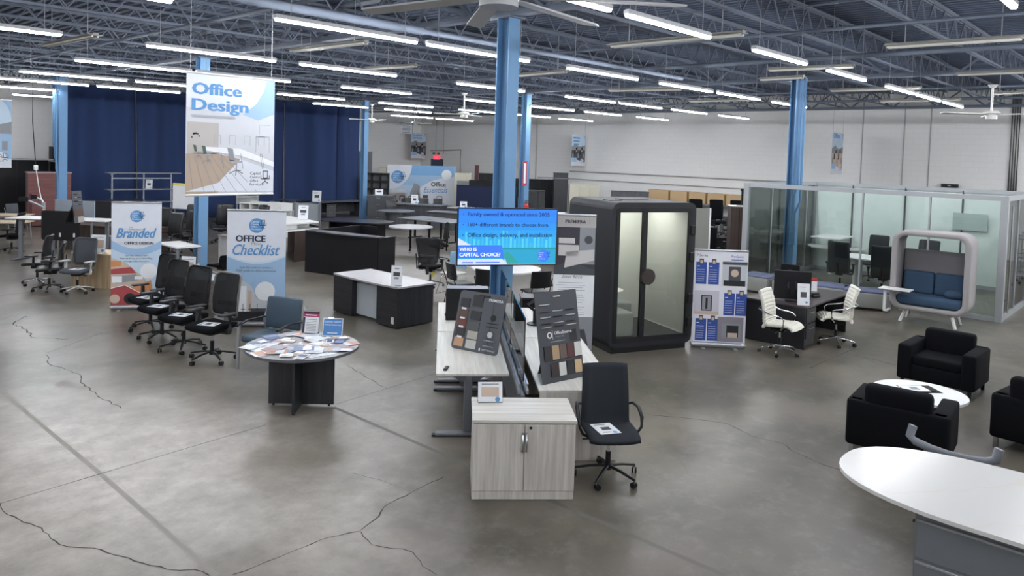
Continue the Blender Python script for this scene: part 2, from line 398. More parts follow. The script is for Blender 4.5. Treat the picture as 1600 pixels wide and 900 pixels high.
# roof deck, joists, girders
deckm = mat('painted_deck', '4f5a6f', .8); joistm = mat('painted_steel', '687180', .7)
b = B(); n = 190; pit = (X1-X0)/n; vs = []; fs = []
for i in range(n):
    for dx, dz in ((0, 0), (.42, 0), (.5, .05), (.92, .05)):
        x = X0+(i+dx)*pit; vs += [(x, Y0, ZD+dz), (x, Y1, ZD+dz)]
vs += [(X1, Y0, ZD), (X1, Y1, ZD)]
b.add(vs, [(2*i, 2*i+1, 2*i+3, 2*i+2) for i in range(len(vs)//2-1)], deckm)
b.box(((X0+X1)/2, (Y0+Y1)/2, ZD+.16), (X1-X0+.4, Y1-Y0+.4, .1), deckm)
ceil = b.build('ceiling', None, 'structure')
GIRD = [-2.4, 8.45, 19.35, 30.2]
def joist(y):
    b = B(); L_ = X1-X0; xc = (X0+X1)/2
    for s in (-1, 1):
        b.box((xc, y+s*.03, ZD-.03), (L_, .035, .05), joistm); b.box((xc, y+s*.025, ZD-.52), (L_, .03, .04), joistm)
    k = 0; x = X0
    while x < X1-.3:
        a, c = (x, y, ZD-.05), (x+.36, y, ZD-.5)
        if k % 2: a, c = (x, y, ZD-.5), (x+.36, y, ZD-.05)
        b.tube([a, c], .011, joistm, seg=4); x += .36; k += 1
    b.build('roof_joist', ceil, 'structure')
y = Y0+.7
while y < Y1-.3: joist(y); y += 1.83
for gx in GIRD:
    b = B(); L_ = Y1-Y0; yc = (Y0+Y1)/2
    b.box((gx, yc, ZD-.03), (.2, L_, .05), joistm); b.box((gx, yc, 5.3), (.2, L_, .05), joistm); b.box((gx, yc, 5.34), (.03, L_, .08), joistm)
    y = Y0; k = 0
    while y < Y1-.6:
        a, c = (gx, y, ZD-.05), (gx, y+.75, 5.33)
        if k % 2: a, c = (gx, y, 5.33), (gx, y+.75, ZD-.05)
        b.tube([a, c], .024, joistm, seg=4); y += .75; k += 1
    b.build('roof_girder', ceil, 'structure')
for (x, z, r) in ((3.2, 5.36, .035), (6.1, 5.33, .035), (12.5, 5.36, .03), (15.6, 5.33, .05), (23.4, 5.36, .035), (26.8, 5.33, .04)):
    B().cyl((x, Y0, z), (x, Y1, z), r, joistm, seg=8).build('sprinkler_pipe', ceil, 'structure')
B().cyl((X0, 9.35, 5.1), (7.9, 9.35, 5.1), .07, joistm, seg=10).cyl((7.9, 9.35, 5.1), (16, 9.35, 5.1), .045, joistm, seg=8).build('main_pipe', ceil, 'structure')
b = B()
for y in range(0, 32, 6):          # cross bracing rods between joists
    for x in (1, 11, 21): b.tube([(x, y+.7, ZD-.5), (x+1.4, y+4.8, ZD-.06)], .012, joistm, seg=4); b.tube([(x+1.4, y+.7, ZD-.06), (x, y+4.8, ZD-.5)], .012, joistm, seg=4)
b.build('bracing_rod', ceil, 'structure')
# wall conduits
condm = mat('conduit', 'b9b9b7', .5, .2); cdark = mat('dark_conduit', '8a8b8c', .5)
def conduit(pts, r=.018, m=condm): B().tube(pts, r, m, seg=6).build('trim_1', None, 'structure')
conduit([(X1-.05, 24.5, 2.35), (X1-.05, 2, 2.35)], .03)
conduit([(X1-.05, 24.5, 1.95), (X1-.05, 11, 1.95)], .02)
for i in range(4):
    y = GX(1581+i*4, 200, X1-.05).y; conduit([(X1-.05, y, 5.8), (X1-.05, y, 2.2), (X1-.05, y-.15, 1.9), (X1-.05, y-.15, .3)], .028, cdark)
for px in (1412, 1453, 1347): 
    y = GX(px, 220, X1-.03).y; B().box((X1-.01, y, 3.4), (.02, .04, 4.6), mat('wall_joint', 'b4b3b1', .6)).build('trim_2', None, 'structure')
for px in (813, 828, 839): y = GX(px, 220, X1-.03).y; conduit([(X1-.05, y, 5.8), (X1-.05, y, 1.6)], .03)
p0, p1 = GX(672, 235, X1-.05), GX(720, 234, X1-.05); conduit([p0, p1, p1-Vector((0, 0, 1.4))], .03)
for px in (682, 694): p = GX(px, 200, X1-.05); conduit([(p.x, p.y, 5.8), (p.x, p.y, 3)], .02)
# blue door far at the corner with exit sign
dy = GX(682.5, 255, X1-.03); t = thing('door_1', 'distant blue door in the white block wall under the exit sign', 'door', (X1-.02, dy.y, 0), PI/2, kind='structure')
B().box((0, 0, 1.3), (.95, .05, 2.6), mat('door_blue', '3f5470', .5)).build('door_panel', t); B().box((0, 0, 1.32), (1.1, .03, 2.7), prdark).build('door_frame', t)
t = thing('exit_sign', 'small red lit exit sign with two green lamp heads above the far blue door', 'exit sign', (X1-.08, dy.y, GX(683, 246, X1).z), PI/2)
b = B(); b.box((0, 0, 0), (.5, .06, .26), emis('exit_red', 'f0405a', 1.3)); b.frame_of((0, .032, -.1), (-1, 0, 0), (0, 0, 1)); b.pt('EXIT', 0, .03, .36, paper); b.build('lamp_box', t)
for s in (-1, 1): B().rbox((s*.22, .02, .24), (.16, .12, .14), .05, mat('emergency_green', '4f7a5c', .5), n=1).build('lamp_head', t)

# columns
def column(name, loc, top, label, wd=.24, pipes=0):
    t = thing(name, label, 'column', loc, YAW+math.radians(-45+2.3))
    b = B(); b.box((0, -wd/2, top/2), (wd, .02, top), bluec); b.box((0, wd/2, top/2), (wd, .02, top), bluec); b.box((0, 0, top/2), (.02, wd-.02, top), bluec); b.build('shaft', t)
    B().box((0, 0, .01), (wd+.1, wd+.1, .02), bluec).build('base_plate', t)
    B().box((0, 0, top-.01), (wd+.12, wd+.12, .03), joistm).build('cap_plate', t)
    for i in range(pipes):
        y = -.3+i*.09
        B().tube([(-.25-.02*i, y, top), (-.25-.02*i, y, 2.2+.4*i), (-.16, y*.5, 1.9+.4*i), (-.16, y*.5, 1.1)], .032, bluec, seg=8).build('conduit', t)
    return t
C0 = Vector((8.5, 8.02, 0)); C1 = G(823, 148, 5.25); C2 = G(571, 158, 5.25); C3 = G(1247, 126, 5.25); C4 = G(317, 92, 5.25); C5 = G(97, 122, 5.25)
for c, lb, wd, pn in ((C0, 'blue steel column carrying the lit television, between the whitewashed benches', .24, 0), (C1, 'blue steel column with a red and white strip and fire extinguisher', .24, 0),
                  (C2, 'blue steel column at the right end of the navy curtain', .22, 0), (C3, 'blue steel column rising behind the left end of the glass room', .24, 3),
                  (C4, 'blue steel column below and behind the hanging office design banner', .24, 0), (C5, 'blue steel column at the left end of the navy curtain', .26, 3)):
    column('steel_column', (c.x, c.y, 0), 5.28, lb, wd, pn)
# extinguisher and strip on the second column
e = GD(833, 312, (C1-Vector((0, 0, CAM_H))).dot(F)-.35)
t = thing('fire_extinguisher', 'red fire extinguisher hanging on the blue column behind the television', 'fire extinguisher', (C1.x-.08, C1.y-.22, .95))
b = B(); b.cyl((0, 0, 0), (0, 0, .42), .09, red, seg=14).cyl((0, 0, .42), (0, 0, .5), .09, red, r2=.03, seg=14); b.build('cylinder', t)
B().cyl((0, 0, .5), (0, 0, .58), .03, chrome).box((.03, 0, .6), (.14, .02, .02), blk).build('valve', t); B().tube([(.03, 0, .56), (.12, -.02, .5), (.13, -.02, .2)], .014, blk).build('hose', t); B().cyl((0, 0, .18), (0, 0, .32), .092, paper, seg=14).build('data_plate', t)
t = thing('column_sign', 'tall narrow white sign edged red on the blue column above the extinguisher', 'sign', (C1.x-.12, C1.y-.14, 2.15), face(180))
b = B(); b.box((0, 0, .35), (.14, .02, .85), red); b.frame_of((0, .011, -.04), (-1, 0, 0), (0, 0, 1)); b.pr(0, .04, .07, .7, paper); b.build('plate', t)

# ------------------------------------------------------------------ ceiling lamps
lens = emis('led_lens', 'f7faff', LAMP); hous = mat('lamp_housing', 'dfe1e4', .4); wire = mat('wire', '9a9da2', .4, .6)
def strip(loc, L_, label, group):
    t = thing('strip_light', label, 'ceiling light', loc, 0, group)
    b = B(); b.box((0, 0, .035), (L_, .075, .05), hous, .006); b.box((0, 0, .06), (L_*.98, .05, .02), hous); b.build('housing', t)
    b = B(); b.box((0, 0, -.005), (L_*.985, .06, .03), lens, .01); b.build('lens', t)
    for s in (-1, 1): B().tube([(s*L_*.4, 0, .06), (s*L_*.4, 0, 1.17)], .004, wire, seg=4).build('hanging_wire', t)
    return t
ORD = ['first', 'second', 'third', 'fourth', 'fifth', 'sixth', 'seventh', 'eighth', 'ninth', 'tenth']
ROWS = [(4.93, [4.9, 7.15, 10.4, 13.3, 16.55, 18.75, 21.1], 1.95, 'nearest'), (8.78, [1.35, 4.97, 7.5, 10.9, 14.1, 16.7, 19.8], 2.35, 'second'),
        (13.15, [1.45, 5.1, 8.0, 12.2, 16.3, 18.9, 21.9, 25.2], 2.4, 'third'), (17.0, [5.2, 7.7, 11.6, 16.1, 19.2, 22.2, 25.7], 2.4, 'fourth'),
        (21.3, [5.3, 8.0, 12.2, 16.1, 19.9, 22.9, 26.0], 2.5, 'fifth'), (24.5, [5.4, 8.1, 15.5, 18.8], 2.5, 'sixth'), (28.4, [5.6, 22.2, 25.0], 2.6, 'seventh'), (33, [8.0], 1.8, 'farthest')]
s0 = None; s0n = 0
for y, xs, L_, nm in ROWS:
    for i, x in enumerate(xs):
        lb = 'lit strip light, %s from the left in the %s row of ceiling lights' % (ORD[i], nm)
        strip((x+L_/2, y, 4.8), L_, lb, 'lit strip lights under the roof')
for y in (1.5, -1.2, -3.8, -7.4):  # unseen second row and far-end lamps are added to brighten the right wall
    for i, x in enumerate((-5.5, -1.5, 2.5, 7.7, 11.5, 15, 18.5, 22.5, 25.5, 28.4) if y != -1.2 else (18.5, 22.5, 25.5, 28.4)):
        strip((x, y, 4.8), 2.4, 'strip light beyond the right picture edge, %s in the %s row' % (ORD[i], {1.5: 'innermost', -1.2: 'second', -3.8: 'third', -7.4: 'outermost'}[y]), 'lit strip lights out of view')
for y in (4.93, 8.78, 13.15, 17.0, 21.3, 25.3, 29.5):
    for i, x in enumerate((-6.5, -2.5)): strip((x, y, 4.8), 2.4, 'strip light beyond the left picture edge, %s in the %s row' % (ORD[i], {4.93: 'first', 8.78: 'second', 13.15: 'third', 17.0: 'fourth', 21.3: 'fifth', 25.3: 'sixth', 29.5: 'seventh'}[y]), 'lit strip lights out of view')
oldm = mat('old_lamp_housing', '8f8e88', .6)
OLD = [((70, 72), (150, 56)), ((455, 80), (573, 67)), ((955, 73), (1163, 53)), ((800, 119), (885, 112)), ((951, 142), (1065, 140)), ((1079, 159), (1175, 156)), ((1200, 110), (1335, 104)),
       ((1188, 125), (1256, 121)), ((1384, 74), (1600, 60)), ((1495, 117), (1640, 111)), ((1375, 159), (1500, 156)), ((1297, 142), (1440, 138)), ((1552, 147), (1620, 144)), ((575, 108), (650, 103))]
OLB = ['at the far left under the roof', 'with a folded reflector left of the centre row', 'long and thin right of the television column', 'with a reflector beside the television column', 'thin and far above the middle of the hall',
       'small and far above the long white wall', 'crossing the bright row left of the right-hand blue column', 'ending just at the top of the right-hand blue column', 'twin-tubed and longest, at the right edge of the picture', 'twin-tubed, lower at the right edge by the fan',
       'thin, close to the long white wall at the right', 'thin, in front of the row of bright lights at right', 'short, behind the white fan at the right edge', 'short, crossing above the second bright row at left']
for (a, c), lb in zip(OLD, OLB):
    A, C = G(*a, 5.05), G(*c, 5.05); dvec = C-A; L_ = min(dvec.length, 4.9); mid = A+dvec.normalized()*L_/2
    t = thing('fluorescent_fixture', 'unlit old fixture, ' + lb, 'ceiling light', mid, math.atan2(dvec.y, dvec.x), 'old unlit fixtures under the roof')
    b = B(); b.box((0, 0, .03), (L_, .09, .05), oldm)
    for s in (-1, 1): b.box((0, s*.08, .02), (L_, .1, .008), oldm, T=Tr(0, 0, 0)@Rx(0))
    b.build('housing', t)
    for s in (-1, 1): B().cyl((-L_/2+.03, s*.045, -.01), (L_/2-.03, s*.045, -.01), .016, offw, seg=8).build('tube', t)
    for s in (-1, 1): B().tube([(s*L_*.35, 0, .05), (s*L_*.35, 0, .92)], .006, wire, seg=4).build('hanging_rod', t)
def fan(loc, rb, a0, label, col, drop=.55, n=3):
    t = thing('ceiling_fan', label, 'ceiling fan', loc, 0)
    B().cyl((0, 0, -.1), (0, 0, 0), .1, col, seg=16).cyl((0, 0, 0), (0, 0, .05), .16, col, r2=.12, seg=16).build('motor', t)
    B().cyl((0, 0, .05), (0, 0, drop), .02, col, seg=8).cyl((0, 0, drop-.06), (0, 0, drop), .04, col, r2=.09).build('downrod', t)
    for i in range(n):
        a = a0+2*PI*i/n; T = Rz(a)
        b = B(); b.prism([(.08, -.03), (.3, -.05), (rb*.92, -.085), (rb, -.03), (rb, .06), (.3, .05), (.08, .03)], -.02, -.005, col, T=T@Rx(.14)); b.build('blade', t)
fanm = mat('fan_white', 'dcdcd8', .5); fand = mat('fan_aluminium', 'c4c6c8', .4)
fan(GD(1549, 178, 14.3), 1.0, .3, 'white three-bladed ceiling fan at the right edge of the picture', fanm)
fan(GD(725, 178, 20), .8, .2, 'small white ceiling fan left of the television column', fanm)
fan(GD(581, 187, 27), .8, .5, 'faraway white ceiling fan right of the navy curtain', fanm)
fan(GD(648, 192, 31), .75, .9, 'faraway ceiling fan over the corner poster', mat('fan_dark', '77797c', .5))
t = thing('ceiling_fan', 'large near eight-bladed ceiling fan, its pale blades cut off by the top edge', 'ceiling fan', (4.14, 4.02, 4.4), 0)
B().cyl((0, 0, -.1), (0, 0, .06), .15, fand, seg=20).build('motor', t); B().cyl((0, 0, .06), (0, 0, 1.57), .03, fand).build('downrod', t)
for i in range(8):
    T = Rz(math.radians((7, 53, 97, 142, 187, 232, 276, -41)[i]))
    B().prism([(.13, -.03), (.3, -.07), (1.36, -.08), (1.46, -.05), (1.42, .08), (.3, .07), (.13, .03)], -.02, -.005, fand, T=T@Rx(.12)).build('blade', t)
# unit heater, wall box
p = GD(636, 202, 40); t = thing('unit_heater', 'grey louvred unit heater hanging in the far corner left of the corner poster', 'heater', p, face(180))
b = B(); b.box((0, 0, 0), (.55, .4, .45), steel)
for i in range(6): b.box((0, .21, -.16+i*.065), (.45, .02, .03), dgr, T=None)
b.build('case', t); B().tube([(-.2, 0, .2), (-.2, 0, .7+1.2)], .012, wire, seg=4).tube([(.2, 0, .2), (.2, 0, 1.9)], .012, wire, seg=4).build('hanging_rod', t)

# curtains
curt = mat('navy_curtain', '243760', .9, kind='fabric', sc=.3)
CY_ = 31.6; cpx = [102, 212, 318, 444, 524, 561]; prev = None
clb = ['leftmost panel, beside the blue column', 'second panel, behind the metal shelves', 'panel hidden mostly behind the hanging banner', 'wide panel right of the hanging banner', 'rightmost narrow panel by the blue column']
b = B().cyl((GY(90, 200, CY_+.1).x, CY_+.1, 5.35), (GY(566, 200, CY_+.1).x, CY_+.1, 5.35), .03, steel); one(b, 'curtain_rail', 'long steel rail under the roof that carries the navy curtains', 'curtain rail')
for i in range(5):
    xa, xb = GY(cpx[i], 250, CY_).x+.01, GY(cpx[i+1], 250, CY_).x-.01; ph = rnd.uniform(0, 6)
    def fn(u, v, xa=xa, xb=xb, ph=ph):
        x = xa+(xb-xa)*u; k = 1-.45*v
        return (x, CY_ + .26*k*math.sin(x*2.3+ph+.5*math.sin(v*2+ph)) + .12*math.sin(x*6.1+ph*2+.6*v)*(.4+v*.6), .05+5.25*v)
    o = B().sheet(fn, max(10, int((xb-xa)*12)), 8, .01, curt).build('curtain'); tag(o, 'floor-length navy curtain, '+clb[i], 'curtain', 'navy curtains along the far left wall')

# ------------------------------------------------------------------ seating builders (front is +Y)
def star(t, m, r=.31, cast=blk, a0=.3, lift=blk, h=.40, hubr=.035):
    b = B(); b.cyl((0, 0, .085), (0, 0, .15), hubr, m, r2=hubr*.8)
    for i in range(5):
        a = a0+2*PI*i/5; d = Vector((math.cos(a), math.sin(a), 0))
        b.tube([d*.02+Vector((0, 0, .125)), d*r*.5+Vector((0, 0, .11)), d*r+Vector((0, 0, .075))], [.024, .02, .014], m, seg=6, h=.013)
    base = b.build('star_base', t)
    for i in range(5):
        a = a0+2*PI*i/5; p = Vector((math.cos(a)*r, math.sin(a)*r, 0)); T = Tr(*p)@Rz(a+.8*i)
        c = B(); c.cyl((0, 0, .05), (0, 0, .085), .008, chrome, seg=6, T=T)
        for s in (-1, 1): c.cyl((s*.007, .014, .029), (s*.024, .014, .029), .029, cast, seg=12, T=T)
        c.build('caster', base)
    B().cyl((0, 0, .14), (0, 0, .27), .026, lift).cyl((0, 0, .27), (0, 0, h), .016, chrome).build('gas_lift', t)
def seatpad(t, m, w=.5, d=.49, z=.46, th=.075, name='seat', under=True):
    def fn(p): return (p.x*(1-.12*max(0, -p.y/d*2)), p.y, p.z + .02*(abs(p.x)/w*2)**2 - (.045*max(0, p.y/d*2-.45)**1.5 if p.y > 0 else 0))
    B().rbox((0, 0, z), (w, d, th), th*.48, m, n=5, fn=fn).build(name, t)
    if under: B().box((0, -.02, z-th/2-.035), (.17, .24, .06), blk, .012).cyl((.05, 0, z-.07), (.24, .02, z-.07), .007, blk, seg=6).build('tilt_mechanism', t)
def backfn(W, H, curve=.05, tilt=.14, lum=.035):
    return lambda p: (p.x, p.y + curve*(p.x/W*2)**2 - tilt*(p.z/H+.5)*H*.9 + lum*math.sin(max(0, min(1, (p.z/H+.5)))*PI), p.z)
def back_solid(t, m, W=.46, H=.55, y=-.24, z=.82, th=.06, frame=None, **k):
    f = backfn(W, H, **k); B().rbox((0, y, z), (W, th, H), th*.45, m, n=5, fn=f).build('backrest', t)
def outline(W, H, wt=None, r=.07, n=5):
    wt = wt or W; pts = []
    for cx, cz, a0 in ((W/2-r, -H/2+r, -90), (wt/2-r, H/2-r, 0), (-wt/2+r, H/2-r, 90), (-W/2+r, -H/2+r, 180)):
        for i in range(n+1): a = math.radians(a0+90*i/n); pts.append((cx+r*math.cos(a), cz+r*math.sin(a)))
    return pts
def back_mesh(t, frame, net, W=.47, H=.56, y=-.25, z=.83, wt=None, slats=False, **k):
    f = backfn(W, H, **k); o = outline(W, H, wt)
    b = B(); b.tube([Vector(f(Vector((x, 0, zz))))+Vector((0, y, z)) for x, zz in o], .014, frame, seg=6, closed=True, up=(0, 1, .02))
    b.box((0, y+.015, z-H/2-.1), (.07, .035, .3), frame, .01); b.build('back_frame', t)
    wt = wt or W
    def g(u, v):
        ww = (W+(wt-W)*v)-.02; x = (u-.5)*ww; zz = (v-.5)*(H-.02); q = f(Vector((x, 0, zz))); return (q[0], q[1]+y, q[2]+z)
    o2 = B().sheet(g, 8, 10, .004, net).build('backrest', t)
    b = B(); b.rbox((0, y-.035, z-.12), (W*.8, .02, .07), .009, frame, n=3, fn=lambda p: (p.x, p.y+.04*(p.x/W*2)**2, p.z)); b.build('lumbar_support', t)
def arms_T(t, m, post=None, x=.29, z=.66, pad=.25):
    for s in (-1, 1):
        a = B().tube([(s*.17, -.02, .4), (s*(x-.01), -.02, .4), (s*x, -.02, .45), (s*x, -.02, z-.02)], .03, post or m, seg=4, h=.013).build('armrest', t)
        B().rbox((s*x, .02, z), (.09, pad, .028), .013, m, n=2).build('arm_pad', a)
def arms_loop(t, m, x=.29, z=.66):
    for s in (-1, 1):
        B().tube([(s*.2, .1, .42), (s*x, .12, .44), (s*x, .15, .54), (s*x, .1, z-.02), (s*x, 0, z), (s*x, -.14, z-.01), (s*(x-.01), -.22, z-.06), (s*(x-.07), -.25, z-.14)], .017, m, seg=8, up=(1, 0, 0)).build('armrest', t)
def task(name, label, loc, rz, fab=blkfab, net=blkmesh, frame=blk, base=blk, arm='T', back='mesh', cat='office chair', group=None, cast=blk, armc=None, a0=.3, post=None, **k):
    t = thing(name, label, cat, loc, rz, group); star(t, base, cast=cast, a0=a0); seatpad(t, fab)
    if back == 'mesh': back_mesh(t, frame, net, **k)
    else: back_solid(t, fab, **k); B().tube([(0, -.08, .4), (0, -.22, .42), (0, -.3, .55), (0, -.31, .75)], .028, frame, seg=6, h=.01).build('back_support', t)
    if arm == 'T': arms_T(t, armc or blk, post)
    elif arm == 'loop': arms_loop(t, armc or blk)
    return t
def interp(P_, v):
    n = len(P_)-1; x = v*n; i = min(int(x), n-1); u = x-i
    p = [P_[max(0, i-1)], P_[i], P_[i+1], P_[min(n, i+2)]]
    return [.5*((2*p[1][k])+(-p[0][k]+p[2][k])*u+(2*p[0][k]-5*p[1][k]+4*p[2][k]-p[3][k])*u*u+(-p[0][k]+3*p[1][k]-3*p[2][k]+p[3][k])*u**3) for k in range(2)]
def shell(t, m, prof, wid, th, name='seat', ribs=0, cup=.03, nv=None):
    def fn(u, v):
        y, z = interp(prof, v); w_ = wid(v) if callable(wid) else wid; x = (u-.5)*w_; e = (abs(u-.5)*2)**3
        r = .006*abs(math.sin(v*ribs*PI)) if ribs else 0
        return (x, y + (cup*e if v > .45 else 0) , z + (cup*e*.6 if v <= .45 else 0) + r*(v <= .45)) if v <= .45 else (x, y+cup*e+r, z)
    return B().sheet(fn, 8, nv or max(24, ribs*4), -th, m).build(name, t)
def four_legs(t, m, w, d, z, r=.012, sp=.03, name='leg', seg=8):
    for sx in (-1, 1):
        for sy in (-1, 1): B().cyl((sx*w/2, sy*d/2, z), (sx*(w/2+sp), sy*(d/2+sp), 0), r, m, seg=seg).build(name, t)
def side_chair(name, label, loc, rz, fab, legm=blk, arms=False, group=None, cat='chair', z=.45):
    t = thing(name, label, cat, loc, rz, group)
    B().rbox((0, 0, z), (.47, .46, .05), .022, fab, n=3).build('seat', t)
    B().rbox((0, -.24, z+.27), (.44, .035, .34), .016, fab, n=3, fn=backfn(.44, .34, .04, .15, .01)).build('backrest', t)
    for s in (-1, 1):
        B().tube([(s*.2, .19, z-.02), (s*.23, .24, 0)], .011, legm, seg=6).build('leg', t); B().tube([(s*.2, -.32, z+.3), (s*.2, -.2, z-.02), (s*.23, -.26, 0)], .011, legm, seg=6).build('leg', t)
        if arms: B().tube([(s*.25, .2, z), (s*.25, .2, z+.2), (s*.25, -.05, z+.22), (s*.24, -.24, z+.2)], .013, legm, seg=6).build('armrest', t)
    return t
def armchair(label, loc, rz, w=.98, d=.82, h=.78, legm=blk, leg_h=.12, buttons=True, arm_h=.62):
    t = thing('lounge_armchair', label, 'armchair', loc, rz, 'black lounge armchairs'); f = blkfab; lo = leg_h
    B().rbox((0, 0, lo+.11), (w-.1, d-.06, .22), .03, f, n=2).build('seat_base', t)
    B().rbox((0, .06, lo+.28), (w-.34, d-.2, .14), .045, f, n=3).build('seat_cushion', t)
    for s in (-1, 1): B().rbox((s*(w/2-.09), .02, lo+(arm_h-lo)/2), (.18, d-.04, arm_h-lo), .035, f, n=3).build('armrest', t)
    bk = B(); bk.rbox((0, -d/2+.1, lo+(arm_h-lo)/2), (w-.02, .16, arm_h-lo), .035, f, n=3); bk.build('back_panel', t)
    c = B().rbox((0, -d/2+.16, h-.2), (w-.34, .2, .42), .06, f, n=4, fn=lambda p: (p.x, p.y-.08*(p.z+.2), p.z)).build('back_cushion', t)
    if buttons:
        for x in (-.1, .12): B().rbox((x, -d/2+.262, h-.2), (.035, .012, .035), .006, f, n=1).build('button', c)
    for sx in (-1, 1):
        for sy in (-1, 1): B().box((sx*(w/2-.07), sy*(d/2-.07), lo/2), (.045, .045, lo), legm).build('leg', t)
    return t
# ------------------------------------------------------------------ small goods
def sign(label, loc, rz, w_=.22, h=.28, style=0, tilt=.2, cat='sign', name='sign_holder', group='tented sales signs'):
    t = thing(name, label, cat, loc, rz, group); T = Rx(tilt)    # reads from +Y
    acr = glass('clear_acrylic', 'f2f5f6', refl=.8)
    B().box((0, 0, h/2), (w_+.01, .004, h+.01), acr, T=T).box((0, -.03, .003), (w_, .09, .004), acr).build('acrylic_stand', t)
    b = B(); V_ = T.to_3x3()@Vector((0, 0, 1)); b.frame_of(T@Vector((0, .004, .005)), (-1, 0, 0), V_)
    b.pr(0, 0, w_, h-.01, paper, 0)
    if style == 0: b.pr(0, h*.35, w_*.5, h*.25, prdark); b.pc(w_*.25, h*.14, w_*.1, ltblue); b.pr(-.1*w_, h*.8, w_*.5, .012, prgrey); b.pr(-.1*w_, h*.72, w_*.4, .008, prgrey)
    elif style == 1: b.pr(0, h*.25, w_*.72, h*.45, prtan); b.pc(w_*.3, h*.12, w_*.1, ltblue); b.pr(0, h*.82, w_*.7, .01, prgrey)
    elif style == 2:
        b.pr(0, h*.72, w_, h*.24, mat('print_magenta', 'a83a63', .6)); b.pr(0, h*.86, w_*.9, h*.08, navy); b.pr(-w_*.42, 0, .03*1, h*.7, navy)
        for i in range(8): b.pr(.01, h*(.1+.07*i), w_*.62, .006, prgrey)
        b.pr(0, h*.78, w_*.7, .012, paper, 2)
    elif style == 3:
        b.pr(0, h*.04, w_*.92, h*.88, mat('print_royal', '4f86c4', .6)); b.pt('CAPITAL CHOICE', 0, h*.72, w_*.8, paper, bold=.02); b.pt('OFFICE FURNITURE', 0, h*.56, w_*.8, paper, bold=.02)
        b.pr(0, h*.14, w_*.5, .012, paper, 2)
    elif style == 4: b.pr(0, h*.45, w_*.6, h*.2, prdark); b.pr(0, h*.3, w_*.4, h*.1, prgrey); b.pr(0, h*.8, w_*.4, .02, prgrey)
    b.build('sheet', t)
    return t
def flyer(label, loc, rz, w_=.216, h=.28, rx=0, group='flyers on the chair seats'):
    b = B(); b.box((0, 0, .002), (w_, h, .002), paper); b.frame_of((0, -h/2, .0032), (1, 0, 0), (0, 1, 0))
    b.pr(0, h*.35, w_*.45, h*.28, prdark); b.pc(w_*.25, h*.12, w_*.12, ltblue); b.pr(-.02, h*.85, w_*.55, .014, prdark); b.pr(-.02, h*.77, w_*.4, .008, prgrey); b.pr(-.03, h*.12, w_*.35, .02, prgrey)
    o = one(b, 'flyer', label, 'flyer', loc, rz, group); o.rotation_euler = (rx, 0, rz); return o
def logo(b, x, z, r, fill=ltblue, txt=paper, ch=navy, lay=1):
    b.pc(x, z, r, fill, lay)
    for i, s in enumerate(('Capital', 'Choice', 'Office', 'Furniture')): b.pt(s, x-r*.72, z+r*(.42-.34*i), r*(1.0, .95, .8, 1.35)[i], txt, lay+1, al='l', bold=.01)
    cx = x+r*.78; w_ = r*.07
    b.pl([(cx-.22*r, z+.75*r), (cx+.26*r, z+.75*r), (cx+.24*r, z+.1*r), (cx-.2*r, z+.1*r), (cx-.22*r, z+.75*r)], w_, ch, lay+2)
    b.pl([(cx-.42*r, z+.35*r), (cx-.42*r, z+.02*r), (cx+.45*r, z+.02*r), (cx+.45*r, z+.35*r)], w_, ch, lay+2)
    b.pl([(cx, z+.02*r), (cx, z-.25*r)], w_, ch, lay+2); b.pl([(cx-.32*r, z-.42*r), (cx, z-.22*r), (cx+.34*r, z-.42*r)], w_, ch, lay+2)
def rollup(name, label, A, Bp, z, art, base=True, wd=None):
    A, Bp = Vector(A), Vector(Bp); mid = (A+Bp)/2; mid.z = 0; d = Bp-A; W = wd or d.xy.length; rz = math.atan2(d.y, d.x)+PI
    t = thing(name, label, 'banner stand', mid, rz, 'pull-up banner stands')
    B().rbox((0, 0, .055), (W+.02, .16, .075), .03, alu, n=2).build('base_housing', t)
    for s in (-1, 1): B().box((s*W*.3, .02, .01), (.07, .34, .018), alu, .004).build('foot', t)
    B().cyl((-W/2, 0, z), (W/2, 0, z), .018, alu, seg=10).build('top_rail', t); B().cyl((0, -.05, .08), (0, -.05, z), .012, alu, seg=8).build('pole', t)
    b = B(); b.box((0, 0, (z+.09)/2), (W, .004, z-.09), bann); b.frame_of((0, .0028, .09), (-1, 0, 0), (0, 0, 1)); art(b, W, z-.09); b.build('printed_sheet', t)
    return t
def wave(b, W, z0, dip, H0, m, lay=1, n=16):      # fill below an arc sagging in the middle
    top = [(-W/2+W*i/n, z0-dip*math.sin(PI*i/n)) for i in range(n+1)]
    b.pp([(-W/2, H0)]+[(W/2, H0)]+top[::-1], m, lay)

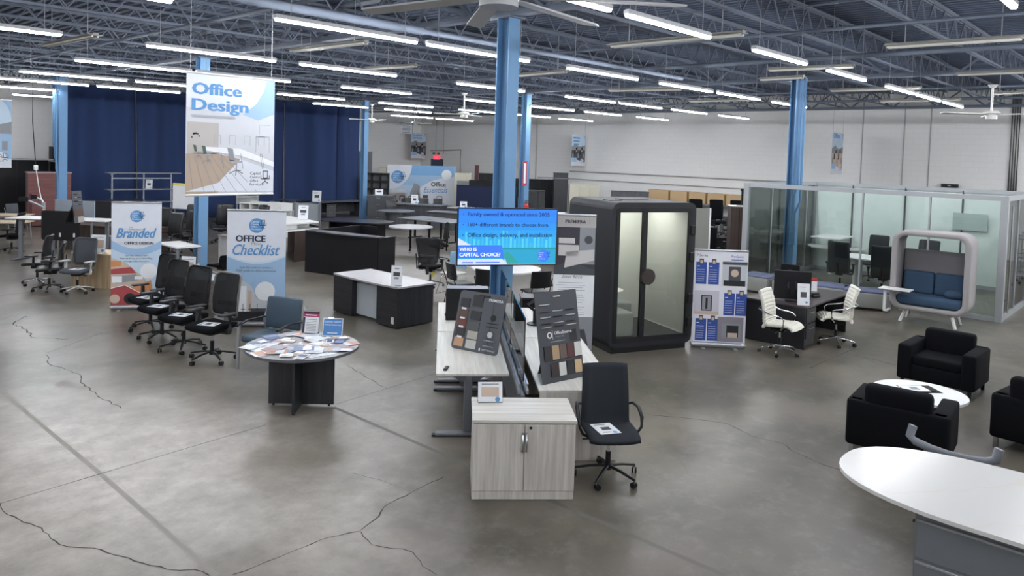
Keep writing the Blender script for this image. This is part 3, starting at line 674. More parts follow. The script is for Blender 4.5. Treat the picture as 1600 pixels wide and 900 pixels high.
# ------------------------------------------------------------------ centre: bench desks, boards, television
BZ = math.radians(48)-PI/2; BO = Vector((5.47, 6.10, 0))
def bl(x, y, z=0): return BO + Rz(BZ)@Vector((x, y, z))
tleg = mat('leg_grey', '6f737a', .4, .4)
def sitstand(label, o, rz, w_, l, feet=True, gable=False, topm=wwy, group='whitewashed bench desks'):
    t = thing('bench_desk', label, 'desk', o, rz, group)       # local: x 0..w, y 0..l, top at .75
    b = B(); b.box((w_/2, l/2, .738), (w_, l, .026), topm, .003); b.build('tabletop', t)
    B().box((w_/2, l/2, .705), (w_*.62, l*.82, .035), dgr).build('underframe', t)
    if gable:
        for y in (.02, l-.02): B().box((w_/2, y, .362), (w_-.02, .028, .724), wwz, .002).build('end_panel', t)
        B().box((w_-.04, l/2, .45), (.02, l-.08, .5), wwz).build('modesty_panel', t)
    else:
        for y in (.16, l-.16):
            g = B(); g.box((w_*.45, y, .38), (.09, .11, .62), tleg, .006); g.box((w_*.45, y, .69), (.06, .26, .05), tleg); g.prism([(w_*.45-.2, .7), (w_*.45+.2, .7), (w_*.45+.1, .63), (w_*.45-.1, .63)], y-.03, y+.03, tleg, 'y'); g.build('leg', t)
            B().box((w_*.45, y, .028), (w_-.1, .09, .035), steel, .008).box((w_*.45, y, .012), (w_-.02, .07, .012), blk).build('foot', t)
    return t
d1 = sitstand('near left bench desk carrying the sample board with finishes and a remote', bl(0, 0), BZ, .81, 1.93)
d2 = sitstand('far left bench desk with the black monitor box on top', bl(0, 1.96), BZ, .81, 1.95)
d3 = sitstand('near right bench desk under the handle sample board', bl(1.07, -.56), BZ, .85, 2.2, gable=True)
d4 = sitstand('far right bench desk with the monitor arm', bl(1.16, 1.67), BZ, .76, 1.9, gable=True)
t = thing('desk_divider', 'glass and aluminium divider between the two runs of bench desks', 'divider', bl(.93, -.35), BZ)
gl = glass('screen_glass', 'd8e8e4', refl=1.6)
B().box((.0, 1.75, .35), (.04, 3.5, .55), steel).build('lower_panel', t)
for x in (-.045, .045): B().box((x, 1.75, .66), (.03, 3.5, .05), alu, .005).box((x, 1.75, .74), (.02, 3.5, .02), alu).build('rail', t)
for y0, y1 in ((.02, 1.5), (1.56, 3.35)): B().box((0, (y0+y1)/2, 1.11), (.012, y1-y0, .68), gl).build('glass_screen', t)
for y in (.35, 1.35, 1.7, 3.1): B().box((0, y, .78), (.05, .07, .06), alu, .008).build('clamp', t)
# remote and board stand items on the near left desk
p = G(697, 577, .751); one(B().rbox((0, 0, .011), (.045, .15, .022), .01, blk, n=2).box((0, .05, .023), (.02, .02, .003), red).box((0, -.02, .0225), (.028, .06, .003), dgr), 'remote_control', 'black remote control on the front left bench desk', 'remote control', p, BZ-.2)
def board(name, label, TL, TRt, BR, BLf, zb, h_tilt, art, rzadj=0, wadj=1.0):
    a, c = G(*BLf, zb), G(*BR, zb); mid = (a+c)/2; d = c-a; W = d.xy.length*wadj; rz = math.atan2(d.y, d.x)+PI+rzadj
    dep = (mid-Vector((0, 0, CAM_H))).dot(F); tl = Vector(BLf)-Vector(TL); H = tl.length*dep/FPX*1.04/math.cos(h_tilt)
    t = thing(name, label, 'sample board', (mid.x, mid.y, zb), rz, 'finish sample boards'); T = Rx(h_tilt)
    art(t, W, H, T)
    B().add([T@Vector((-.06, -.012, H*.75)), T@Vector((.06, -.012, H*.75)), Vector((.08, -.34, 0)), Vector((-.08, -.34, 0)), T@Vector((-.06, -.018, H*.75)), T@Vector((.06, -.018, H*.75)), Vector((.08, -.35, 0)), Vector((-.08, -.35, 0))], [(0, 1, 2, 3), (7, 6, 5, 4), (0, 4, 5, 1), (2, 6, 7, 3), (1, 5, 6, 2), (0, 3, 7, 4)], dgr).build('easel_leg', t)
    return t
SW = {k: mat('sample_'+k, v, .5) for k, v in dict(rust='6a3a30', brown='5c463d', dark='2e2d30', grey='57575a', beige='c39a78', white='c9c9c5', pale='b4afa6', oakk='a58b6c', wal='5a4a44', mah='4f2428', blackk='1c1b1d', blond='c4a880', esp='2b1a1c').items()}
brd = mat('board_grey', '53565c', .55); brd2 = mat('board_dark', '3e4147', .6)
def art1(t, W, H, T):
    b = B(); b.prism([(x, z+H/2) for x, z in outline(W, H, r=.05)], -.012, .0, brd, 'y', T=T)
    V_ = T.to_3x3()@Vector((0, 0, 1)); b.frame_of(T@Vector((0, .002, 0)), (-1, 0, 0), V_)
    b.pr(.17*W/.64*1, H*.02, .012, H*.88, brd2); b.pr(-.1*W/.64, H*.1, .006, H*.8, brd2)
    b.pt('PREMIERA', W*.3, H*.87, W*.3, paper, bold=.02); b.pt('OFFICESOURCE', W*.3, H*.05, W*.28, paper); b.pr(W*.12, H*.04, .02, .03, paper)
    b.pp([(x-.0, z) for x, z in ((-W*.08, H*.92), (W*.16, H*.92), (W*.18, H*.94), (W*.16, H*.96), (-W*.08, H*.96), (-W*.1, H*.94))], prbl)
    for z in (.5, .44): b.pr(W*.3, H*z, W*.25, .012, prbl)
    b.pc(W*.3, H*.6, W*.06, prbl)
    b.build('panel', t)
    for i, (c, z) in enumerate((('dark', .72), ('brown', .53), ('rust', .37), ('dark', .22), ('beige', .05))):
        s = B(); s.box((W*.35, .004, H*(z+.075)), (W*.2, .008, H*.145), SW[c], T=T); s.build('finish_sample', t)
        if z < .7: B().box((W*.35, .0095, H*(z+.16)), (W*.1, .002, H*.03), paper, T=T).build('label', t)
    for c, z, hh in (('dark', .75, .2), ('dark', .52, .16), ('grey', .36, .13), ('pale', .2, .14), ('white', .04, .15)):
        B().box((W*.08, .004, H*(z+hh/2)), (W*.22, .008, H*hh*.95), SW[c], T=T).build('finish_sample', t)
    B().cyl((-W*.3, .0, H*.32), (-W*.3, .02, H*.32), W*.055, alu, seg=20, T=T).build('knob', t)
    for z in (.22, .13): B().tube([(-W*.18, .004, H*z), (-W*.2, .02, H*z), (-W*.38, .02, H*z), (-W*.4, .004, H*z)], .007, alu, T=T).build('handle', t)
board('sample_board', 'grey finish sample board with wood swatches, leaning on the left bench desk', (717, 458), (789, 467), (776, 557), (704, 543), .752, .28, art1)
def art2(t, W, H, T):
    b = B(); b.box((0, -.005, H/2), (W, .01, H), brd2, T=T); V_ = T.to_3x3()@Vector((0, 0, 1)); b.frame_of(T@Vector((0, .002, 0)), (-1, 0, 0), V_)
    b.pt('OfficeSource', .08*W, H*.52, W*.42, paper, bold=.02); b.pt('FURNITURE', .0, H*.485, W*.2, prgrey); b.pr(-.06*W, H*.44, W*.35, .008, prgrey)
    b.pc(-W*.24, H*.52, .035, paper); b.pc(-W*.24, H*.52, .022, brd2, 2); b.pr(-W*.17, H*.47, .004, .1, paper)
    for z in (.13, .0): b.pr(W*.02, H*(.18+z-.02), .001, .001, prbl)
    b.pr(.05*W, H*.235, W*.88, H*.17, prbl); b.pr(.1*W, H*.055, W*.75, H*.16, prbl); b.pr(W*.32, H*.42, W*.17, H*.13, prbl, 2)
    b.build('panel', t)
    for k, c in enumerate(('blackk', 'oakk', 'wal', 'mah', 'white')): B().box((-(-.32+.18*k)*W, .005, H*.325), (W*.165, .012, H*.155), SW[c], T=T).build('finish_sample', t)
    for k, c in enumerate(('esp', 'white', 'blackk', 'blond')): B().box((-(-.2+.19*k)*W, .005, H*.135), (W*.165, .012, H*.145), SW[c], T=T).build('finish_sample', t)
    hm = (alu, blk)
    for r_, z in enumerate((.86, .78, .72, .65, .61)):
        for k in range(3):
            x = -(-.3+.3*k)*W
            if r_ == 0 and k != 0: continue
            B().tube([(x-.07, .004, H*z), (x-.05, .022, H*z), (x+.05, .022, H*z), (x+.07, .004, H*z)], .006, hm[(r_+k) % 2] if r_ else alu, T=T).build('handle', t)
    B().tube([(-.05, .01, H*.94), (.05, .01, H*.94)], .008, alu, T=T).build('handle', t)
board('sample_board', 'tall dark sample board of drawer handles and wood chips on the right bench desk', (839, 471), (909, 463), (913, 588), (848, 602), .752, .2, art2, wadj=1.0)
# black box and mouse on the far left desk; monitor arm at right
c = (G(713, 448, 1.22)+G(778, 443, 1.22))/2
t = thing('monitor_box', 'black box-shaped monitor hood with bluish grey top on the far left bench desk', 'monitor', bl(.42, 2.75, .751), BZ)
B().box((0, 0, .23), (.62, .26, .46), blk, .006).build('case', t); B().box((0, 0, .462), (.6, .24, .006), mat('blue_grey_vinyl', '5a6278', .4)).build('top_panel', t)
one(B().rbox((0, 0, .018), (.16, .1, .036), .016, blk, n=2), 'computer_mouse', 'black mouse left of the monitor box on the bench desk', 'mouse', G(703, 493, .751), BZ)
one(B().box((0, 0, .004), (.2, .07, .008), mat('green_book', '6d9a55', .6)), 'green_strip', 'thin green swatch strip on the far corner of the left bench', 'swatch', G(706, 474, .751), BZ+.7)
t = thing('monitor_mount', 'black monitor arm clamped on the far right bench desk', 'monitor arm', G(835, 507, .751), BZ)
B().cyl((0, 0, 0), (0, 0, .02), .11, blk, seg=24).cyl((0, 0, .02), (0, 0, .22), .026, blk).build('base', t); B().tube([(0, 0, .2), (-.12, .05, .27), (.1, .16, .36)], .024, blk, seg=8).build('arm', t)
# television on its column
def screen(b, W, H):
    def em(n, c, s=1.0): return emis('screen_'+n, c, s)
    b.pr(0, 0, W, H, em('blue', '2f86e8'), 0)
    rows = ['2e7ff0', '2c86ee', '2b8fea', '2c9ce6', '2fa6e2', '35addd', '32a8d6', '2fa3cd']
    for i, c in enumerate(rows): b.pr(0, H*(1-(i+1)/8), W, H/8+.0001, em('band%d' % i, c), 1)
    for i in range(22):
        x = -W*.42+W*.9*i/22; h = H*(.1+.22*rnd.random()); b.pr(x, H*.3, W*.022, h, em('tower%d' % (i % 3), ('49bfe8', '3fb2e4', '56c8ea')[i % 3]), 2)
    b.pr(W*.22, H*.27, W*.56, H*.035, em('teal', '1f8fa8'), 3); b.pp([(-W*.05, 0), (W*.5, 0), (W*.5, H*.27), (-W*.06, H*.27)], em('water', '2a9fc8'), 2); b.pp([(-W*.02, H*.02), (W*.12, H*.02), (0, H*.24), (-W*.04, H*.2)], em('green', '2f9c98'), 3)
    b.pp([(-W/2, H*.1), (-W*.02, H*.1), (W*.0, H*.0), (-W/2, 0)], em('pale', 'cfd8f4'), 3); b.pp([(-W/2, H*.48), (-W*.37, H*.35), (-W/2, H*.35)], em('pale', 'cfd8f4'), 3)
    b.pp([(-W/2, H*.12), (-W*.06, H*.12), (-W*.06, H*.35), (-W/2, H*.35)], em('label', '3b78f0'), 4); b.pp([(-W*.06, H*.12), (-W*.03, H*.06), (-W*.06, H*.35)], em('label', '3b78f0'), 4); b.pr(0, 0, W, .004, em('pale', 'cfd8f4'), 5)
    wt = em('white', 'f4f8ff'); nv = em('navy', '12306e')
    b.pt('WHO IS', -W*.485, H*.25, W*.17, wt, 5, al='l', bold=.03); b.pt('CAPITAL CHOICE?', -W*.485, H*.15, W*.41, wt, 5, al='l', bold=.03)
    for s, z, ww in (('Family owned & operated since 2005', .875, .83), ('160+ different brands to choose from.', .69, .83), ('Office design, delivery, and installation', .5, .865)):
        b.pt(s, -W*.41, H*z, W*ww, nv, 5, al='l', bold=.02); b.pc(-W*.455, H*(z+.03), W*.008, em('bullet', '2a5ec8'), 5)
    b.pr(-W*.4, H*.028, W*.11, H*.022, em('label', '3b78f0'), 5); b.pr(-W*.2, H*.028, W*.24, H*.022, em('label', '3b78f0'), 5)
    b.pc(W*.37, H*.155, W*.062, em('label', '3b78f0'), 4)
    for i, s in enumerate(('Capital', 'Choice', 'Office', 'Furniture')): b.pt(s, W*.32, H*(.2-.037*i), W*(.05, .048, .04, .065)[i], wt, 5, al='l')
    cx, z = W*.425, H*.19; b.pl([(cx-.015, z+.04), (cx+.015, z+.04), (cx+.015, z), (cx-.015, z), (cx-.015, z+.04)], .005, nv, 5); b.pl([(cx, z), (cx, z-.03)], .005, nv, 5); b.pl([(cx-.02, z-.04), (cx, z-.03), (cx+.02, z-.04)], .005, nv, 5)
dt = 11.0; H = 153*dt/FPX*.575; W = 153*dt/FPX/math.cos(.28); pc = GD(792.5, 414, dt)
t = thing('television', 'wide lit blue television screen mounted on the centre blue column', 'television', pc, face(180)+.26)
B().box((0, -.03, H/2), (W+.02, .055, H+.02), blk, .006).build('case', t)
b = B(); b.frame_of((0, -.001, .008), (-1, 0, 0), (0, 0, 1)); screen(b, W-.012, H-.016); b.build('screen', t)
B().box((0, -.08, H/2), (.3, .08, .3), blk).tube([(0, -.1, H/2), (.0, -.34, H/2)], .04, blk).build('wall_bracket', t)

# ------------------------------------------------------------------ foreground cabinet and grey chair
A_, C_ = G(736, 781), G(896, 781); dx = C_-A_; rz = math.atan2(dx.y, dx.x)+PI; W = dx.xy.length; D_ = .62; mid = (A_+C_)/2
nrm = Vector((math.cos(rz+PI/2), math.sin(rz+PI/2), 0))
t = thing('storage_cabinet', 'whitewashed two-door storage cabinet in the foreground beside the grey chair', 'cabinet', mid-nrm*(D_/2), rz)
B().box((0, -.01, .37), (W, D_-.02, .72-.02), wwz, .002).build('body', t)
B().box((0, 0, .735), (W+.02, D_+.02, .03), wwx, .003).build('top_panel', t)
B().box((0, D_/2-.012, .045), (W-.006, .02, .085), wwz, .001).build('plinth', t)
for s in (-1, 1):
    dd = B().box((s*W/4, D_/2+.002, .4), (W/2-.006, .02, .62), wwz, .002).build('door', t)
    B().tube([(s*.018, D_/2+.012, .63), (s*.018, D_/2+.045, .62), (s*.018, D_/2+.045, .47), (s*.02, D_/2+.012, .46)], .009, chrome, seg=8, up=(1, 0, 0)).build('handle', dd)
B().cyl((-.055, D_/2+.01, .68), (-.055, D_/2+.016, .68), .013, blk).build('lock', t)
cab = t
sp = G(766, 629, .75)
sign('upright clear sign holder on top of the foreground cabinet', (sp.x, sp.y, .751), rz+.05, .24, .2, 1, .35)
chg = mat('charcoal_fabric', '2d3035', .95, spec=.2, kind='fabric', bump=.2)
p = G(949, 746); t = thing('office_chair', 'charcoal shell office chair with loop arms standing right of the foreground cabinet', 'office chair', p, face(186))
star(t, blk, r=.33, a0=-.25)
shell(t, chg, [(.27, .43), (.2, .46), (.0, .455), (-.17, .455), (-.225, .53), (-.235, .66), (-.26, .85), (-.32, 1.07)], lambda v: .5-.03*v+(.02*math.sin(v*PI)), .045, cup=.035)
B().box((0, 0, .405), (.2, .26, .05), blk, .01).cyl((.05, 0, .4), (.27, .02, .4), .007, blk).build('tilt_mechanism', t)
for s in (-1, 1): B().tube([(s*.22, -.25, .66), (s*.29, -.2, .69), (s*.315, -.08, .68), (s*.32, .03, .62), (s*.31, .06, .53), (s*.27, .03, .45), (s*.2, .0, .41)], .02, blk, seg=8, h=.013).build('armrest', t)
flyer('flyer with a chair picture lying on the charcoal chair seat in front', Vector((p.x, p.y, .512))+Rz(face(186))@Vector((.05, .05, 0)), face(186)+PI+.2)

# ------------------------------------------------------------------ round brochure table, teal chair
tc = Vector((5.03, 8.08, 0)); RT = .685
t = thing('round_table', 'round grey table on a dark cross base, covered with brochures', 'table', tc, YAW-PI/2+.04)
b = B(); b.disc((0, 0), RT, .72, .75, mat('table_edge', '5c5e63', .4), 48); b.disc((0, 0), RT-.004, .7495, .7515, ashtop, 48); b.build('tabletop', t)
for nm, a, w1 in (('base_panel', 0, .8), ('base_panel', PI/2, .84)): B().box((0, 0, .37), (w1, .03, .7), ash, T=Rz(a)).build(nm, t)
for x, y in ((-.34, 0), (.34, 0), (0, -.36), (0, .36)): B().cyl((x, y, 0), (x, y, .022), .015, blk).build('glide', t)
cols = ['e9ebee', 'd9dce2', 'c9cfd8', 'b5918b', '9aa0ac', 'ece8e2', 'c0b0a2', '8390b0', 'dfe3e8', 'b5b9c0', 'e4e6ea', 'c79f8c', '5d678a', 'e8e8ea']
nb = 46; k = 0; lz = .7525
for i in range(nb):
    a = i*2.39996; r_ = .6*math.sqrt((i+.6)/nb)
    x, y = r_*math.cos(a), r_*math.sin(a)
    if y*0+r_ > .62: continue
    w_, h_ = rnd.choice([(.11, .23), (.17, .24), (.22, .28), (.12, .22), (.15, .15), (.2, .26)])
    q = tc+Vector((x, y, 0)); lz = .753+.0022*(i % 9)
    if (q-(tc+Rz(YAW-PI/2)@Vector((-.02, .35, 0)))).xy.length < .2 and i % 2: continue
    CN = ('white', 'light grey', 'grey', 'dusty pink', 'slate', 'cream', 'tan', 'blue', 'pale', 'mid grey', 'off-white', 'orange', 'navy', 'plain white'); ang = math.degrees(math.atan2(y, x)-YAW) % 360; sec = ('far right', 'far middle', 'far left', 'left', 'near left', 'near middle', 'near right', 'right')[int(((ang+22.5+45) % 360)//45)]; blb = '%s brochure with %s block at the %s %s of the round table' % (CN[i % 14], CN[(i*5+3) % 14], sec, 'edge' if r_ > .42 else 'inner part') if r_ > .2 else '%s brochure with %s block in the middle of the round table' % (CN[i % 14], CN[(i*5+3) % 14])
    cm = mat('brochure_%d' % (i % 14), cols[i % 14], .6); c2 = mat('brochure_%d' % ((i*5+3) % 14), cols[(i*5+3) % 14], .6)
    b = B(); b.box((0, 0, .0), (w_, h_, .0025+.002*(i % 3 == 0)), cm); b.frame_of((0, -h_/2, .0028), (1, 0, 0), (0, 1, 0))
    b.pr(0, h_*.45, w_*.85, h_*.42, c2, .5); b.pr(0, h_*.28, w_*.7, .008, prgrey, .5); b.pr(0, h_*.16, w_*.6, .006, prgrey, .5); b.pr(-.1*w_, h_*.07, w_*.4, .006, ltblue, .5)
    one(b, 'brochure', blb, 'brochure', (q.x, q.y, lz), rnd.uniform(0, 6.28), 'brochures on the round table')
v1, v2 = G(484, 521, .751), G(519, 526, .751)
sign('white sign with a magenta band standing on the brochure table', (v1.x, v1.y, .752), face(180)-.12, .22, .29, 2, .22)
sign('blue sign in a clear holder on the right of the brochure table', (v2.x, v2.y, .752), face(180)+.0, .26, .24, 3, .25)
teal = mat('teal_vinyl', '3d5060', .55, amt=.15)
p = G(432, 572); t = thing('guest_chair', 'slate blue padded guest chair with black arms behind the brochure table', 'chair', (p.x-.05, p.y+.05, 0), face(160))
B().rbox((0, .03, .43), (.62, .56, .1), .04, teal, n=3).build('seat', t)
B().rbox((0, -.28, .72), (.6, .07, .46), .03, teal, n=4, fn=backfn(.6, .46, .03, .12, .01)).build('backrest', t)
for s in (-1, 1):
    B().tube([(s*.34, .32, 0), (s*.34, .3, .62)], .02, alu, seg=4, h=.014).build('leg', t); B().tube([(s*.34, -.36, 0), (s*.34, -.26, .62), (s*.33, -.34, .85)], .018, alu, seg=4, h=.014).build('leg', t)
    B().tube([(s*.345, .34, .62), (s*.35, .1, .66), (s*.345, -.28, .64)], .028, blk, seg=6, h=.014).build('armrest', t)

# row of four mesh chairs
RC = [((235, 514), 60, 'black mesh chair farthest left in the diagonal row of four, by the branded banner'), ((253, 530), 66, 'second black mesh chair from the left in the diagonal row of four'),
      ((287, 546), 70, 'third black mesh chair from the left in the diagonal row of four'), ((331, 563), 72, 'nearest chair of the diagonal row, black mesh with a grey side frame')]
gfr = mat('warm_grey_frame', '6a6864', .5)
for i, (px, r_, lb) in enumerate(RC):
    p = G(*px); rz_ = face(r_+82)
    t_ = task('mesh_task_chair', lb, p, rz_, frame=(gfr if i == 3 else blk), group='black mesh chairs in a diagonal row', a0=.3+.4*i, W=.46, H=.58, z=.85, slats=(i == 0), armc=mat('arm_grey_black', '2b2c30', .5)); t_.scale = (1.12, 1.12, 1.1)
    flyer(('flyer on the seat of the farthest mesh chair of the row', 'flyer on the seat of the second mesh chair of the row', 'flyer on the seat of the third mesh chair of the row', 'flyer on the seat of the nearest mesh chair of the row')[i], Vector((p.x, p.y, .552))+Rz(rz_)@Vector((0, .06, 0)), rz_+PI/2+.3, group='flyers on the chair seats')

# ------------------------------------------------------------------ banners
def photo_room(b, W, x0, x1, z0, z1, lay=2):     # small printed office view made of plain shapes
    w_ = x1-x0; h = z1-z0
    b.pp([(x0, z0), (x1, z0), (x1, z0+h*.45), (x0, z0+h*.35)], prtan, lay); b.pp([(x0, z0+h*.35), (x1, z0+h*.45), (x1, z1), (x0, z1)], mat('print_wall', 'c3c6cc', .6), lay)
    b.pp([(x0+w_*.35, z0+h*.4), (x1, z0+h*.3), (x1, z0+h*.38), (x0+w_*.4, z0+h*.46)], paper, lay+1)
    for i in range(3): b.pl([(x0+w_*(.5+.2*i), z0+h*.38), (x0+w_*(.52+.2*i), z0+h*.12)], .006, prdark, lay+1)
def art_branded(b, W, H):
    wave(b, W, H*.63, H*.08, 0, midblue, 1); wave(b, W, H*.55, H*.07, 0, palebl, 2); b.pr(0, 0, W, H*.45, midblue, 3) if 0 else None
    logo(b, 0, H*.865, W*.13, lay=3)
    b.pt('Branded', 0, H*.655, W*.8, ltblue, 4, h_=H*.1, shear=.35, bold=.03); b.pt('THE', -W*.15, H*.75, W*.07, prdark, 4, al='l'); b.pt('IMPORTANCE OF', -W*.15, H*.73, W*.3, prdark, 4, al='l')
    b.pt('OFFICE DESIGN', W*.05, H*.59, W*.58, prbl, 4, bold=.03)
    for i, s in enumerate(('Scan this code to learn', 'how to bring your branding', 'through office furniture')): b.pt(s, 0, H*(.475-.028*i), W*(.46, .64, .5)[i], prdark, 5)
    b.pp([(-W/2, H*.46), (-W*.2, H*.41), (W*.18, H*.25), (W*.38, H*.1), (W*.3, 0), (-W/2, 0)], prtan, 4)
    b.pp([(-W/2, H*.43), (-W*.3, H*.43), (-W*.3, H*.38), (-W/2, H*.37)], pror, 5); b.pp([(-W/2, H*.35), (-W*.1, H*.37), (0, H*.31), (-W/2, H*.3)], prred, 5)
    b.pp([(-W*.45, H*.28), (0, H*.3), (W*.05, H*.24), (-W*.4, H*.21)], prgrey, 5); b.pp([(-W*.1, H*.17), (W*.3, H*.24), (W*.33, H*.15), (W*.02, H*.1)], pror, 5)
    b.pp([(-W/2, 0), (-W/2, H*.16), (-W*.22, H*.19), (W*.2, H*.08), (W*.2, 0)], prred, 6); b.pl([(-W/2, H*.165), (-W*.22, H*.195), (W*.22, H*.08)], .012, paper, 7); b.pc(-W*.12, H*.06, W*.12, prbl, 7); b.pc(-W*.42, H*.06, W*.1, prtan, 7)
    b.pr(-W*.38, H*.22, W*.2, H*.06, paper, 6); b.pr(W*.05, H*.25, W*.16, H*.03, paper, 6)
    b.pc(W*.25, H*.33, W*.17, paper, 8)
def art_check(b, W, H):
    wave(b, W, H*.6, H*.06, 0, palebl, 1); wave(b, W, H*.585, H*.065, 0, midblue, 2)
    logo(b, 0, H*.865, W*.13, lay=3)
    b.pt('OFFICE', -W*.1, H*.72, W*.5, navy, 4, bold=.04); b.pt('Move', 0, H*.69, W*.16, prgrey, 6); b.pt('Checklist', 0, H*.6, W*.8, ltblue, 5, h_=H*.1, shear=.35, bold=.02)
    b.pt('Scan this code to receive a', 0, H*.48, W*.56, prdark, 4); b.pt('FREE guide to office relocation', 0, H*.45, W*.68, prdark, 4)
    b.pp([(-W/2, H*.4)]+[(-W/2+W*.5*math.sin(PI/2*i/8), H*(.22+.18*math.cos(PI/2*i/8))) for i in range(9)]+[(W*.25, H*.2), (W*.25, 0), (-W/2, 0)], mat('print_wall', 'c3c6cc', .6), 4)
    b.pr(-W*.28, H*.08, W*.25, H*.24, paper, 5); b.pr(-W*.1, H*.1, W*.06, H*.18, prtan, 5); b.pr(-W*.1, 0, W*.8, H*.09, prbl, 6); b.pr(W*.07, H*.07, W*.3, H*.05, prdark, 6)
    for i in range(5): b.pl([(-W*.45+W*.12*i, H*.16), (-W*.45+W*.12*i, H*.05)], .01, prbl, 7); b.pl([(-W*.49+W*.12*i, H*.11), (-W*.41+W*.12*i, H*.11)], .01, prbl, 7)
    b.pc(W*.16, H*.275, W*.17, paper, 8)
def art_prem(b, W, H):
    for i in range(9): b.pr(-W*.44+W*.11*i, H*.93, .003, H*.07, prgrey, 2)
    b.pr(0, H*.91, W, H*.09, mat('print_ash', 'b3aeab', .6), 1); b.pt('PREMIERA', W*.0, H*.94, W*.5, prdark, 3, bold=.05)
    b.pr(0, H*.56, W, H*.35, mat('print_plum', '3a3640', .6), 1); b.pp([(-W/2, H*.56), (W/2, H*.56), (W/2, H*.6), (-W*.1, H*.66), (-W/2, H*.62)], prdark, 2)
    b.pr(W*.3, H*.64, W*.38, H*.27, prgrey, 2); b.pp([(-W*.25, H*.61), (W*.48, H*.67), (W*.48, H*.75), (-W*.2, H*.73)], mat('print_pale', 'cfcbcb', .6), 3)
    b.pr(-W*.15, H*.7, W*.5, H*.08, mat('print_pale', 'cfcbcb', .6), 3); b.pr(-W*.2, H*.79, W*.4, H*.04, mat('print_pale', 'cfcbcb', .6), 3); b.pc(W*.33, H*.82, W*.1, prdark, 3)
    b.pr(0, 0, W, H*.56, paper, 1); b.pt('Silver Birch', -W*.05, H*.535, W*.5, prdark, 3, shear=.4)
    for i in range(14):
        if i in (4, 9): continue
        b.pr(-W*.05-.01*(i % 3), H*(.5-.018*i), W*(.66, .7, .62)[i % 3], .006, prgrey, 2)
    b.pr(0, 0, W, H*.25, prgrey, 3); b.pp([(-W/2, H*.02), (W*.4, H*.04), (W*.3, H*.16), (-W/2, H*.14)], prdark, 4)
pzb = mat('print_series_blue', '2b4d9e', .6)
def art_series(b, W, H):
    b.pr(0, 0, W, H, mat('print_white', 'e3e3ea', .6), 1); b.pt('P Series', -W*.35, H*.93, W*.2, prbl, 3); b.pt('FlexSpace', W*.3, H*.93, W*.22, pzb, 3); b.pr(W*.3, H*.9, W*.22, .012, pzb, 3)
    for xs, z in (((-.36, -.13), .63), ((.18, .4), .3), ((-.33, -.11), .015)):
        for x in xs:
            b.pr(W*x, H*z, W*.2, H*.24, pzb, 2); b.pr(W*x, H*(z+.215), W*.08, H*.06, prdark, 3); b.pr(W*x, H*(z+.225), W*.05, H*.035, prtan, 4)
            b.pr(W*(x-.055), H*(z+.19), W*.05, .012, paper, 3)
            for i in range(6): b.pr(W*x-.01, H*(z+.03+.025*i), W*.14, .005, paper, 3)
    b.pr(W*.26, H*.62, W*.46, H*.27, mat('print_wall', 'c3c6cc', .6), 2); b.pr(W*.26, H*.63, W*.22, H*.2, prdark, 3); b.pc(W*.26, H*.76, W*.07, prtan, 4); b.pr(W*.26, H*.85, W*.46, H*.03, prdark, 4); b.pr(W*.26, H*.62, W*.4, H*.06, prbl, 4)
    b.pr(-W*.24, H*.3, W*.46, H*.26, mat('print_lilac', 'c9c6d2', .6), 2); b.pr(-W*.24, H*.34, W*.2, H*.17, prbl, 3); b.pr(-W*.24, H*.35, W*.16, H*.15, prgrey, 4); b.pr(-W*.24, H*.36, W*.04, H*.12, prbl, 5); b.pr(-W*.24, H*.3, W*.46, H*.03, prtan, 3)
    b.pr(W*.22, H*.01, W*.48, H*.27, mat('print_plumgrey', '8a838e', .6), 2); b.pr(W*.24, H*.05, W*.34, H*.16, prgrey, 3); b.pr(W*.26, H*.06, W*.22, H*.13, prbl, 4); b.pr(W*.26, H*.06, W*.18, H*.05, prtan, 5)
rollup('banner_stand', 'pull-up banner reading Branded Office Design with a red photo at its foot', G(173, 484), G(173, 484)+(G(248, 313, 2.03)-G(173, 312, 2.03)), 2.04, art_branded)
a, c = G(354, 328, 2.05), G(449, 330, 2.05); rollup('banner_stand', 'pull-up banner reading Office Move Checklist behind the row of mesh chairs', a, c, 2.05, art_check, wd=1.0)
a, c = G(868, 335, 2.25), G(932, 337, 2.25); rollup('banner_stand', 'grey and white pull-up banner with a kitchen photo left of the black booth', a, c, 2.25, art_prem)
rollup('banner_stand', 'pull-up banner with six blue panels standing right of the black booth', G(1079, 541), G(1163, 545), 1.66, art_series)

def hang(label, p, W, H, art, rz=PI, wires=True):      # p: top corner nearest X=0 end; banner runs along +X, its front to -Y
    t = thing('hanging_banner', label, 'banner', (p.x+W/2, p.y, p.z-H), rz, 'banners hung from the roof')
    b = B(); b.box((0, 0, H/2), (W, .006, H), bann); b.frame_of((0, .0042, 0), (-1, 0, 0), (0, 0, 1)); art(b, W, H); b.build('printed_sheet', t)
    for z in (0, H): B().cyl((-W/2, 0, z), (W/2, 0, z), .016, wht, seg=8).build('rail', t)
    if wires:
        for s in (-1, 1): B().tube([(s*(W/2-.05), 0, H), (s*(W/2-.05), 0, H+ZD-p.z+.02)], .003, wire, seg=4).build('hanging_wire', t)
    return t
lg2 = mat('print_sketch', 'a9adb4', .6); wallp = mat('print_haze', 'cdd0d6', .6)
def arc_corner(b, W, H, m=midblue, lay=1):
    b.pp([(W/2, H)]+[(W*(.5-.0), H*.7)]+[(W*(.5-.28*(1-math.cos(PI/2*i/8))*.9), H*(.66+.34*math.sin(PI/2*i/8))) for i in range(9)], m, lay)
